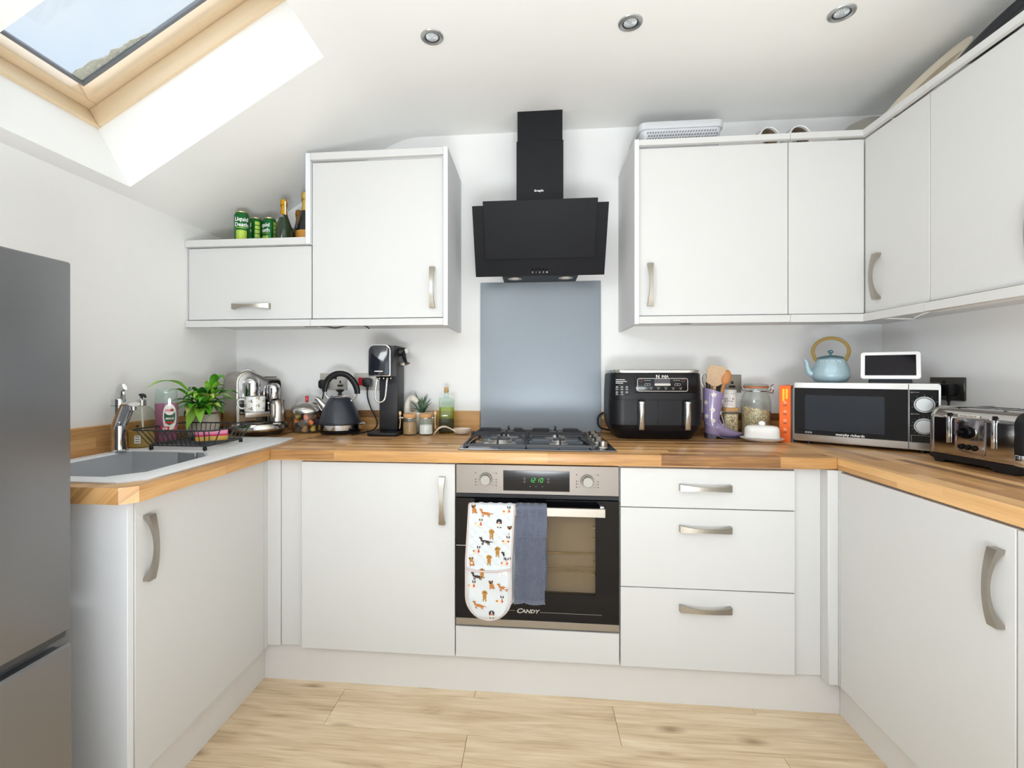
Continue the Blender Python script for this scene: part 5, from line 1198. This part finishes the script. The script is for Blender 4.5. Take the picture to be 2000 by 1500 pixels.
def spoon(t, M, L_):
    b = B(); b.M = M; b.tube([(0, 0, 0), (0, 0, L_ - .04)], [.0055, .005], 10); b.build('handle', mat('orange_wood', 'b9783c', .45, var=.15, vscale=60), t)
    b = B(); b.M = M; b.ball((0, 0, L_ - .012), .034, 20, (.62, .22, 1)); b.build('bowl', mat('orange_wood', 'b9783c', .45), t)
util('wooden_spoon', 'glossy orange-brown wooden spoon leaning right in the purple boot', 'spoon', (BX - .012, BY - .010, ZW + .055), (BX + .048, BY - .020, ZW + .283), spoon)
def dark(t, M, L_):
    b = B(); b.M = M; b.box(-.009, .009, -.004, .004, 0, L_, .003); b.build('handle', BLACK, t)
util('black_utensil', 'black-handled utensil behind the spatula in the purple boot', 'utensil', (BX - .006, BY + .020, ZW + .055), (BX + .032, BY + .020, ZW + .245), dark)
def dark2(t, M, L_):
    b = B(); b.M = M; b.tube([(0, 0, 0), (0, 0, L_)], [.004, .010], 12); b.build('handle', mat('dark_walnut', '3c2a20', .5), t)
util('dark_wood_utensil', 'dark brown handled utensil at the left of the purple boot', 'utensil', (BX - .018, BY + .014, ZW + .055), (BX - .020, BY + .012, ZW + .252), dark2)
def whisk(t, M, L_):
    b = B(); b.M = M; b.tube([(0, 0, 0), (0, 0, L_ - .07)], .004, 8); b.build('handle', SILV, t)
    for a in (0, PI / 3, 2 * PI / 3):
        b = B(); b.M = M @ Matrix.Rotation(a, 4, 'Z'); b.tube([(0, 0, L_ - .07), (.013, 0, L_ - .04), (.016, 0, L_ - .015), (.008, 0, L_), (-.008, 0, L_), (-.016, 0, L_ - .015), (-.013, 0, L_ - .04), (0, 0, L_ - .07)], .0011, 5); b.build('wire_loop', SILV, t)
util('whisk', 'small wire whisk at the back left of the purple boot', 'whisk', (BX - .020, BY + .024, ZW + .055), (BX - .030, BY + .030, ZW + .285), whisk)

# ============================================================ GRAIN JAR, SALT POT, OAT JAR, BUTTER DISH, BOOKS
GRAIN = mat('mixed_grains', '7d5c33', .8, col2='efe0b6', vscale=210, con=3.2, bump=.6, bscale=300)
t = thing('grain_jar', 'glass jar of grain with a wooden lid beneath the salt pot', 'jar', (1.186, .535, ZW))
b = B(); b.loft([sq(.060, 0, .014), sq(.064, .003, .016), sq(.064, .112, .016), sq(.060, .116, .016)], cap1=False); b.build('glass_jar', GLASS, t)
b = B(); b.loft([sq(.061, .003, .015), sq(.061, .105, .015)]); b.build('grain', GRAIN, t)
b = B(); b.loft([sq(.066, .1165, .017), sq(.067, .119, .017), sq(.067, .131, .017), sq(.065, .133, .017)]); b.build('lid', mat('oak_lid', 'b98d58', .6, var=.15, vscale=50), t)
t = thing('salt_pot', 'white printed salt pot with a clear cap stacked on the grain jar', 'salt pot', (1.186, .535, ZW + .1335))
b = B(); b.lathe([(0, 0), (.0285, 0), (.0295, .002), (.0295, .060), (.028, .062), (0, .062)], 32); b.build('pot_body', mat('white_label_card', 'e3ddd8', .5), t)
b = B(); b.lathe([(0, .0625), (.0305, .0625), (.0305, .076), (.028, .082), (0, .083)], 32); b.build('cap', mat('translucent_cap', 'cfcbc6', .25), t)
LT = Matrix.Rotation(math.radians(-22) * -1, 4, 'Z')
b = B(); lt = Matrix.Rotation(math.radians(-24), 4, 'Z')
wrap_text(b, 'SALT &', .0135, .0297, .040, lt); wrap_text(b, 'PEPPER', .0115, .0297, .028, lt); curved(b, .0298, -.005, .005, .052, .0535, 4, lt); b.mi = 1; curved(b, .0298, -.016, .016, .016, .018, 6, lt); curved(b, .0298, -.014, .014, .011, .0125, 6, lt)
b.build('lettering', [mat('dark_print', '3a3740', .5), mat('pink_print', 'b98a8e', .5)], t, smooth=0)
t = thing('oat_jar', 'large clip-top glass jar with an orange seal, half full of oats', 'jar', (1.305, .540, ZW))
b = B(); b.lathe([(0, 0), (.052, 0), (.060, .006), (.062, .02), (.062, .155), (.058, .180), (.050, .200), (.047, .212), (.050, .216), (.050, .222), (.0475, .222), (.045, .212), (.048, .200), (.056, .180), (.0595, .155), (.0595, .02), (.056, .008), (0, .006)], 40); b.build('glass_jar', GLASS, t)
b = B(); rg = []
for r_, z in ((.055, .008), (.0588, .02), (.0588, .128)): rg.append([(r_ * math.cos(2 * PI * i / 36), r_ * math.sin(2 * PI * i / 36), z - (.012 * math.cos(2 * PI * i / 36) if z > .1 else 0)) for i in range(36)])
b.loft(rg); b.build('oats', GRAIN, t, smooth=60)
b = B(); b.lathe([(.0505, .2225), (.0525, .224), (.0525, .231), (.0505, .232), (0, .232), (0, .2225)], 36); b.build('rubber_seal', mat('orange_rubber', 'b56a44', .5), t)
b = B(); b.lathe([(.0520, .2322), (.052, .237), (.046, .242), (0, .243), (0, .2322)], 36); b.build('glass_lid', clear('clear_glass_lid', 'e2e6e2', haze=.12), t)
b = B(); b.tube([(.0495 * math.cos(a), .0495 * math.sin(a), .208) for a in [2 * PI * i / 28 for i in range(28)]], .0016, 6, closed=True)
for sx in (1, -1): b.tube([(sx * .050, -.004, .208), (sx * .062, -.006, .214), (sx * .064, -.006, .228), (sx * .056, -.004, .236)], .0020, 6)
b.tube([(.052, -.008, .205), (.066, -.012, .200), (.070, -.012, .215), (.060, -.008, .228), (.072, -.010, .240)], .0024, 6); b.build('clip', CHROME, t)
t = thing('butter_dish', 'white china butter dish in front of the oat jar', 'butter dish', (1.256, .374, ZW), math.radians(-22))
b = B(); b.loft([oval(rx, ry, z, 40, 2.4) for rx, ry, z in ((.055, .032, 0), (.062, .038, .003), (.080, .054, .012), (.084, .058, .016), (.081, .055, .017), (.062, .04, .010))]); b.build('dish', WHITE, t, smooth=60)
b = B(); b.loft([oval(rx, ry, z, 40, 3.2) for rx, ry, z in ((.066, .043, .0172), (.067, .044, .022), (.066, .043, .050), (.063, .040, .060), (.055, .033, .0665), (.035, .02, .069))]); cv_ = b.build('cover', WHITE, t, smooth=60)
b = B(); b.ball((0, 0, .076), .0125, 18, (1.1, .7, .9)); b.build('knob', WHITE, cv_)
MA = math.radians(-38.9); MX, MY = 1.368, .347
def mw(u, v, z=0): return (MX + u * math.cos(MA) - v * math.sin(MA), MY + u * math.sin(MA) + v * math.cos(MA), ZW + z)
t = thing('book', 'orange cookery book with yellow spine lettering beside the microwave', 'book', mw(-.032, .013), MA)
ORG = mat('orange_cover', 'ee6a1e', .45, var=.03)
b = B(); b.box(-.0215, -.0195, 0, .175, 0, .238, .0005, 1); b.box(.0195, .0215, 0, .175, 0, .238, .0005, 1); b.box(-.0194, .0194, 0, .0025, 0, .238, .0005, 1); b.build('cover', ORG, t, smooth=0)
b = B(); b.box(-.0192, .0192, .003, .170, .003, .235); b.build('pages', mat('paper', 'e8e2d4', .8), t)
b = B()
for i, (ln, x) in enumerate(((.042, .006), (.052, -.006))): b.box(x - .004, x + .004, -.0008, 0, .2235 - ln, .2235, .0005, 1)
b.build('spine_title', mat('yellow_print', 'f2c62c', .5), t, 'yellow block title on the spine')
b = B()
for i in range(4): b.lathe([(0, .0006), (.0062, .0006), (.0062, 0)], 16, front_at(0, 0, .166 - i * .038))
b.build('spine_dots', mat('peach_print', 'f39a70', .5), t)
b = B()
for i in range(4): b.box(-.006, .006, -.0007, 0, .1545 - i * .038, .1560 - i * .038); b.box(-.0075, .0075, -.0007, 0, .1515 - i * .038, .1528 - i * .038)
for i in range(5): b.box(-.0222, -.0215, .004, .05, .20 - i * .04, .225 - i * .04)
b.build('dark_print_marks', mat('dark_print', '3a3740', .5), t)
t = thing('book', 'thin green-and-blue book squeezed between orange book and microwave', 'book', mw(-.0062, .020), MA)
b = B(); b.box(-.0035, .0035, 0, .165, 0, .225, .0005, 1); b.build('cover', mat('green_blue_cover', '3f6e52', .5, col2='4a5f94', vscale=14), t)

# ============================================================ MICROWAVE, TEAPOT, SMART DISPLAY
t = thing('microwave', 'silver-framed black microwave turned across the right corner', 'microwave', (MX, MY, ZW), MA)
MS = mat('silver_frame', 'b4b2af', .3, .9, var=.03); ML, MD, MH, ZF = .449, .250, .252, .012
b = B(); b.box(.004, ML - .004, .012, MD, ZF + .002, MH - .001, .004); b.build('casing', mat('silver_grey_casing', '9a9a9c', .4, .6), t)
b = B(); b.prism(rr(ML, MH - ZF, .010, 5, ML / 2, (MH + ZF) / 2), -.004, .0115, 'xz', bev=.0015); b.build('front_frame', MS, t)
b = B(); b.box(.006, .3615, -.0065, -.0042, ZF + .028, MH - .022, .0006, 1); dr_ = b.build('door', BLACKG, t)
b = B(); b.prism(rr(.252, .142, .005, 4, .170, .130), -.0072, -.0066, 'xz'); b.build('door_window', mat('blue_black_mesh', '20252e', .2, spec=.25), dr_)
b = B(); b.box(.362, .364, -.0052, -.0038, ZF + .002, MH - .002); b.build('door_gap', BLACKM, t)
b = B(); b.box(.3655, ML - .006, -.0065, -.0042, ZF + .028, MH - .022, .0006, 1); cp = b.build('control_panel', BLACKG, t)
for z in (.177, .099):
    b = B(); b.cyl((.406, -.0066, z), (.406, -.011, z), .0285, .0285, 36); b.cyl((.406, -.011, z), (.406, -.024, z), .0255, .0245, 36, bev=.002); b.build('dial', mat('silver_dial', '9fa2a4', .35, .6), cp)
b = B()
for z in (.177, .099):
    for k in range(7 if z > .1 else 9):
        a = PI * (1.1 - k * 1.2 / 6) if z > .1 else PI * (1.35 - k * .95 / 8)
        p, q = .0315, .0365; b.tube([(.406 + p * math.cos(a), -.0068, z + p * math.sin(a)), (.406 + q * math.cos(a), -.0068, z + q * math.sin(a))], .0005, 4)
    b.box(.374, .392, -.0068, -.0065, z + .0425, z + .0440)
    b.lathe([(.0016, 0), (.0026, 0)], 12, front_at(.3715, -.0067, z + .043))
outline(b, .070, .028, .001, .405, .052, -.0068, .0012)
b.build('panel_print', PRINTG, cp, smooth=0)
b = B(); b.text('morphy richards', .0135, front_at(.192, -.0068, .0475), .0003, bold=.0003); b.build('lettering', PRINTW, dr_)
b = B()
for k in range(3): b.box(.044 + k * .0085, .0505 + k * .0085, -.0070, -.0066, .0455, .0525)
b.build('badge', PRINTG, dr_)
for x, y in ((.05, .03), (.40, .03), (.05, .22), (.40, .22)):
    b = B(); b.cyl((x, y, 0), (x, y, .0145), .012, n=14); b.build('foot', BLACK, t)
zm = MH - .0006
t = thing('teapot', 'pale blue cast-iron teapot with a bamboo-wrapped hoop handle on the microwave', 'teapot', mw(.114, .098, zm + .0012), math.radians(-22))
TB = mat('pale_blue_cast_iron', 'a1bac4', .42, .2, var=.1, vscale=30, bump=.5, bscale=120)
b = B(); N = 64; rings = []
for r_, z in ((.046, 0), (.056, .004), (.066, .022), (.0675, .030), (.066, .034), (.064, .050), (.056, .078), (.048, .094), (.044, .098)):
    amp = .0013 if .036 < z < .09 else 0
    rings.append([((r_ + amp * math.sin(k * 7.3 + z * 700) * math.sin(k * 2.1)) * math.cos(2 * PI * k / N), (r_ + amp * math.sin(k * 7.3 + z * 700) * math.sin(k * 2.1)) * math.sin(2 * PI * k / N), z) for k in range(N)])
b.loft(rings); b.build('body', TB, t, smooth=70)
b = B()
for j in range(16):
    a0 = -PI / 2 + .05 + (j - 8) * .11; pts = []
    for i in range(6):
        f_ = i / 5; z = .040 + .05 * f_; k = (z - .034) / .06; r_ = .0655 - .017 * k ** 1.1; a = a0 + .16 * math.sin(f_ * 3 + j * 1.7)
        pts.append((r_ * math.cos(a), r_ * math.sin(a), z))
    b.tube(pts[(j % 3):], .0016, 5)
b.build('relief_branches', mat('pale_blue_relief', 'bccfd6', .4, .25), t)
b = B(); b.lathe([(.045, .098), (.046, .102), (.040, .106), (.02, .111), (0, .112), (0, .098)], 36); ld = b.build('lid', mat('dark_blue_iron', '54767f', .4, .3), t)
b = B(); b.lathe([(0, .111), (.005, .112), (.004, .119), (.010, .124), (.010, .129), (.005, .133), (0, .134)], 16); b.build('lid_knob', mat('dark_blue_iron', '54767f', .4, .3), ld)
b = B(); b.tube([(-.054, 0, .030), (-.072, 0, .040), (-.080, 0, .060), (-.083, 0, .082), (-.090, 0, .095)], [.017, .014, .010, .008, .0065], 14); b.build('spout', TB, t)
hh = [(-.050, 0, .088)] + [(.062 * math.cos(a) * 1.0, 0, .128 + .055 * math.sin(a)) for a in [PI * (1.06 - 1.12 * i / 16) for i in range(17)]] + [(.050, 0, .088)]
BRW = mat('woven_olive_cane', '8a7337', .6, var=.2, vscale=200, bump=.5)
b = B(); b.tube(hh, .0038, 8, flat=(.8, 1.8)); b.build('handle', BRW, t)
t = thing('smart_display', 'white-framed smart display with a dark screen on the microwave', 'display', mw(.306, .060, zm + .0012), math.radians(-34))
b = B(); b.loft([[(x, y, z) for x, y in rr(w_, d_, .012, 4, 0, .02)] for w_, d_, z in ((.128, .062, 0), (.130, .064, .004), (.118, .05, .030), (.105, .03, .055))]); b.build('base', mat('charcoal_fabric', '34373b', .9, var=.15, vscale=300), t)
TM = Matrix.Translation((0, -.016, .012)) @ Matrix.Rotation(math.radians(-18), 4, 'X')
b = B(); b.M = TM; b.prism(rr(.176, .108, .010, 5, 0, .057), -.0045, .0045, 'xz', bev=.0015); fr = b.build('frame', mat('white_bezel', 'ececec', .3), t)
b = B(); b.M = TM; b.prism(rr(.150, .082, .001, 2, 0, .057), -.0052, -.0046, 'xz'); b.build('screen', mat('dark_screen', '141118', .12, spec=.2), fr)

# ============================================================ TOASTER
TA = math.atan2(.028, .245)
t = thing('toaster', 'polished steel four-slice toaster at the right edge of the worktop', 'toaster', (1.612, -.028, ZW), -PI / 2 + TA)
TL, TD = .276, .235
def sect(y0, y1, z0, z1, r, n=6): return [(y0, z0)] + [(y0 + r - r * math.cos(a), z1 - r + r * math.sin(a)) for a in [PI / 2 * i / n for i in range(n + 1)]] + [(y1 - r + r * math.sin(a), z1 - r + r * math.cos(a)) for a in [PI / 2 * i / n for i in range(n + 1)]] + [(y1, z0)]
TS = mat('mirror_steel', 'b9b6b3', .08, 1, var=.03)
b = B(); b.prism(sect(0, TD, .028, .178, .038), .012, TL - .026, 'yz'); b.build('shell', TS, t, smooth=40)
b = B(); b.prism(sect(-.003, TD + .003, .028, .181, .04), 0, .012, 'yz', bev=.003); b.build('end_cap', TS, t, smooth=40)
b = B(); b.prism(sect(-.002, TD + .002, .060, .180, .04), TL - .026, TL, 'yz', bev=.006); b.build('end_cap', BLACK, t, 'black end cap', smooth=40)
b = B(); b.box(TL - .026, TL - .002, -.002, TD + .002, .018, .059, .003); b.build('foot_plate', CHROME, t)
b = B(); b.prism([(.0, .026), (TL, .026), (TL, .010), (TL - .02, 0), (TL - .07, 0), (TL - .09, .010), (.05, .010), (.045, 0), (.02, 0), (.015, .010), (0, .016)], -.004, TD + .004, 'xz'); b.build('base', BLACK, t)
b = B()
for x in (.063, .197): b.box(x - .004, x + .004, -.0018, .010, .068, .162, .001)
for x in (.066, .200): b.box(x - .004, x + .004, .0285, .040, .164, .1785, .001)
b.build('lever_slot', BLACKG, t)
b = B()
for x in (.053, .187): b.box(x - .020, x + .010, -.014, -.0015, .150, .1535, .001); b.box(x + .006, x + .014, -.006, -.001, .066, .150, .001)
b.build('lever', CHROME, t)
b = B(); b.prism(rr(.092, .112, .012, 4, .128, .093), -.0025, -.0002, 'xz', bev=.001); fp = b.build('dial_plate', mat('mirror_steel_plate', 'aaa5a8', .1, 1), t)
b = B(); b.cyl((.126, -.0026, .106), (.126, -.0045, .106), .0245, .0235, 32); b.build('dial_ring', CHROME, fp)
b = B(); b.cyl((.126, -.0046, .106), (.126, -.018, .106), .019, .0175, 32, bev=.002); b.box(.106, .126, -.0215, -.0175, .102, .110, .002); b.build('browning_dial', BLACKG, fp)
for x in (.106, .126, .146):
    b = B(); b.cyl((x, -.0026, .060), (x, -.010, .059), .0085, .0078, 18, .001); b.build('button', BLACKG, fp)
b = B(); b.prism(rr(.064, .010, .003, 3, .124, .1555), -.0018, .002, 'xz', bev=.0006); npl = b.build('name_plate', mat('pale_name_plate', 'd2cfca', .35, .3), t); b = B(); b.text('morphy richards', .0075, front_at(.124, -.0019, .1557), .0002); b.build('lettering', mat('dark_print', '3a3740', .5), npl)
b = B()
for x0_, x1_ in ((.022, .125), (.138, .240)):
    for y in (.080, .150): b.box(x0_, x1_, y - .013, y + .013, .1765, .1786)
b.build('bread_slot', BLACKM, t)

# ============================================================ ON TOP OF THE LEFT CABINETS
zk = 1.7853
CG = mat('green_can', '1c6b33', .25, .5); CL = mat('lime_print', 'a9c24a', .35, .3)
def can(x, y, rot, label):
    t = thing('drink_can', label, 'can', (x, y, zk), rot, group='green cans on the low wall cabinet')
    b = B(); b.lathe([(0, .003), (.022, .003), (.025, 0), (.028, .003), (.033, .012), (.033, .150), (.0275, .162)], 36); b.build('can_body', CG, t)
    b = B(); b.lathe([(.0275, .162), (.028, .166), (.027, .167), (.0255, .163), (0, .163)], 32); b.build('can_top', mat('can_aluminium', 'c9b98a', .3, .9), t)
    b = B(); wrap_text(b, 'Liquid', .0255, .0332, .128, bold=.0006); wrap_text(b, 'Death', .0255, .0332, .103, bold=.0006); b.build('lettering', PRINTW, t)
    b = B(); curved(b, .0333, -.026, .026, .088, .0905, 10); curved(b, .0333, -.024, .024, .030, .078, 10)
    for k in range(6): curved(b, .0333, .048, .070, .030 + k * .020, .046 + k * .020, 4)
    b.build('lime_print', CL, t, smooth=0)
fc = math.radians
can(-1.062, .345, fc(28), 'largest green can, nearest the front, reading white gothic letters')
can(-1.048, .435, fc(-60), 'green can with a pale panel of rows, second from the left')
can(-1.060, .512, fc(60), 'green can mostly hidden behind the second and third cans')
can(-.981, .440, fc(-25), 'shiny green can in the middle of the row of cans')
can(-.985, .512, fc(50), 'green can half hidden just behind the shiny middle can')
can(-.968, .585, fc(0), 'small far green can glimpsed left of the sparkling wine bottles')
def fizz(x, y, H, R, glass, foil, label, strip=False, ylabel=None):
    t = thing('sparkling_wine', label, 'bottle', (x, y, zk), 0, group='sparkling wine bottles on the low wall cabinet')
    b = B(); k = H / .30
    b.lathe([(0, .006), (R * .5, .004), (R * .9, 0), (R, .006), (R, .11 * k), (R * .95, .135 * k), (R * .72, .168 * k), (R * .46, .205 * k), (R * .345, .235 * k), (R * .33, .262 * k), (0, .262 * k)], 36); b.build('bottle', glass, t)
    b = B(); b.lathe([(R * .475, .206 * k), (R * .36, .236 * k), (R * .35, .262 * k), (R * .42, .264 * k), (R * .43, .280 * k), (R * .40, .294 * k), (R * .2, .30 * k), (0, .30 * k)], 28); b.build('foil', foil, t)
    b = B()
    for a in range(4): q = a * PI / 2 + .4; b.tube([(R * .37 * math.cos(q), R * .37 * math.sin(q), .25 * k), (R * .44 * math.cos(q), R * .44 * math.sin(q), .275 * k), (R * .3 * math.cos(q), R * .3 * math.sin(q), .299 * k)], .0008, 5)
    b.tube([(R * .37 * math.cos(q), R * .37 * math.sin(q), .258 * k) for q in [2 * PI * i / 20 for i in range(20)]], .0008, 5, closed=True); b.build('wire_cage', mat('gold_wire', 'b58a2c', .3, 1), t)
    if strip:
        b = B(); b.box(R * .30, R * .44, -R * .33, -R * .28, .205 * k, .285 * k); b.build('paper_strip', mat('white_tape', 'efefec', .8), t)
        b = B(); b.lathe([(0, .0), (.010, 0)], 16, front_at(0, -R * .56, .192 * k)); b.build('neck_seal', mat('neck_seal', '8a7f88', .4, .4), t)
    if ylabel:
        b = B(); curved(b, R * 1.012, -R * 1.3, R * 1.3, .04 * k, .105 * k, 14); b.build('front_label', ylabel, t, smooth=0)
G1 = mat('dark_green_bottle', '23351f', .12, coat=.3); G2 = mat('black_bottle', '17181b', .12, coat=.3); G3 = mat('brown_bottle', '33241a', .12, coat=.3)
GF = mat('gold_foil', 'dba42f', .3, .85, bump=.4, bscale=80); GF2 = mat('pale_gold_foil', 'e3c264', .3, .85, bump=.3, bscale=80); GF3 = mat('bronze_foil', '9c6f35', .35, .8, bump=.4, bscale=80)
fizz(-.884, .392, .240, .0375, G1, GF, 'green wine bottle with a gold foil neck and white strip', strip=True)
fizz(-.893, .552, .245, .036, G3, GF3, 'brownish bottle with bronze foil, half hidden between two others')
fizz(-.812, .462, .298, .0440, G2, GF2, 'tallest black wine bottle with pale gold foil against the tall cabinet', ylabel=mat('orange_label', 'd99a3c', .5))
t = thing('cable_ring', 'small white ring lying at the left end of the low cabinet top', 'ring', (-1.215, .36, zk))
b = B(); b.tube([(.016 * math.cos(q), .006 * math.sin(q), .026 + .016 * math.sin(q)) for q in [2 * PI * i / 20 for i in range(20)]], .003, 8, closed=True); b.box(-.006, .006, -.008, .008, 0, .010, .002); b.build('ring_body', mat('white_plastic', 'e9e9e6', .4), t)
t = thing('wooden_board', 'thin wooden board lying flat behind the cans on the low cabinet', 'board', (-1.16, .50, zk))
b = B(); b.box(-.06, .055, -.10, .10, 0, .014, .003); b.build('board', mat('pale_beech', 'd9b98c', .55), t)

# ============================================================ ON TOP OF THE RIGHT CABINETS
zr_ = UT + .0004
t = thing('storage_basket', 'pale grey perforated plastic basket on the right wall cabinets', 'basket', (.915, .455, zr_))
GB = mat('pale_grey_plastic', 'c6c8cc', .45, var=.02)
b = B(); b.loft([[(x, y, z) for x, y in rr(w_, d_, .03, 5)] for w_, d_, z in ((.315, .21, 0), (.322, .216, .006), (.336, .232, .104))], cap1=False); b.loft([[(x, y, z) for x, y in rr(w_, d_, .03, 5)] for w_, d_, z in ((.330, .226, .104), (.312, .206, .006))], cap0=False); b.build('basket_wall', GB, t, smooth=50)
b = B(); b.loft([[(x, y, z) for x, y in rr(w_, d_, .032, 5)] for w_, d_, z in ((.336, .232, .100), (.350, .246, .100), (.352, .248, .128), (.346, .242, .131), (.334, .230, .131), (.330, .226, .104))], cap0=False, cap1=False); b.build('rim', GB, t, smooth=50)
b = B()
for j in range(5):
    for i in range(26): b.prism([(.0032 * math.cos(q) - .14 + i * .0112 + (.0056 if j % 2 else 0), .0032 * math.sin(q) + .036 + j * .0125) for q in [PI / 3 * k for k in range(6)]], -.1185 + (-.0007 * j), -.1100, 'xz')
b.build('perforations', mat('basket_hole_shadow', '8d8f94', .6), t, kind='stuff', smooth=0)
for x, rot, lab, m_ in ((1.268, .25, 'white mug with a pink print lying on its side on the right cabinets', mat('pink_print', 'd99a86', .4)), (1.392, .15, 'white mug with a dark print lying on its side on the right cabinets', mat('ink_petal', '1f2b33', .4))):
    t = thing('mug', lab, 'mug', (x, .385, zr_), rot, group='mugs on the right wall cabinets')
    b = B(); b.lathe([(0, .001), (.036, .001), (.0415, .006), (.0425, .088), (.041, .090), (.0385, .088), (.0375, .012), (0, .008)], 32, Matrix.Translation((0, .05, .0473)) @ Matrix.Rotation(PI / 2, 4, 'X') @ Matrix.Diagonal((1.1, 1.1, 1, 1))); b.build('cup', WHITE, t)
    b = B(); b.lathe([(.0368, .013), (.0376, .078)], 32, Matrix.Translation((0, .05, .0473)) @ Matrix.Rotation(PI / 2, 4, 'X') @ Matrix.Diagonal((1.1, 1.1, 1, 1))); b.build('inside_glaze', mat('tan_inside', '8c7a66', .4), t)
    b = B(); b.tube([(.045, .030, .0428), (.062, .025, .05), (.066, .0, .052), (.062, -.02, .05), (.045, -.025, .0428)], .005, 8); b.build('handle', WHITE, t)
    b = B(); b.lathe([(.0426, .030), (.0430, .060)], 12, Matrix.Translation((0, .05, .0473)) @ Matrix.Rotation(PI / 2, 4, 'X') @ Matrix.Diagonal((1.1, 1.1, 1, 1)), PI * .45, PI * .95); b.build('print', m_, t)
t = thing('glass_bowl', 'upturned pale translucent bowl in the corner on the right cabinets', 'bowl', (1.735, .465, zr_))
b = B(); b.lathe([(.135, 0), (.132, .02), (.115, .085), (.08, .135), (.04, .155), (0, .158), (0, .153), (.04, .15), (.076, .130), (.110, .083), (.127, .02), (.130, 0)], 40); b.build('bowl', clear('milky_glass', 'dad7cf', haze=.35), t)
def tilt_dish(name, label, cat, y, R, m, m2, rim, tilt, x):
    t = thing(name, label, cat, (x, y, zr_)); M = Matrix.Translation((0, 0, R * math.sin(tilt) + .002)) @ Matrix.Rotation(-tilt, 4, 'Y')
    b = B(); b.M = M; b.lathe([(0, -.022), (R * .82, -.022), (R * .94, -.008), (R, 0), (R, .004), (R * .95, .004), (R * .90, -.004), (R * .80, -.017), (0, -.017)], 48); b.build('dish', m, t, smooth=50)
    b = B(); b.M = M; b.lathe([(0, -.0165), (R * .795, -.0165), (R * .80, -.0155), (0, -.0155)], 40); b.build('inner_base', m2, t)
    return t
tilt_dish('serving_plate', 'cream round serving plate tilted on top of the right cabinets', 'plate', .110, .150, mat('cream_enamel', 'dbd1bf', .4), mat('tan_enamel', 'a99a82', .4), 1, .86, 1.70)
tilt_dish('frying_pan', 'dark round pan tilted on top of the right-hand cabinets', 'pan', -.205, .150, mat('dark_pan', '26272c', .35), mat('dark_pan_base', '1d1e22', .3), 1, .86, 1.70)
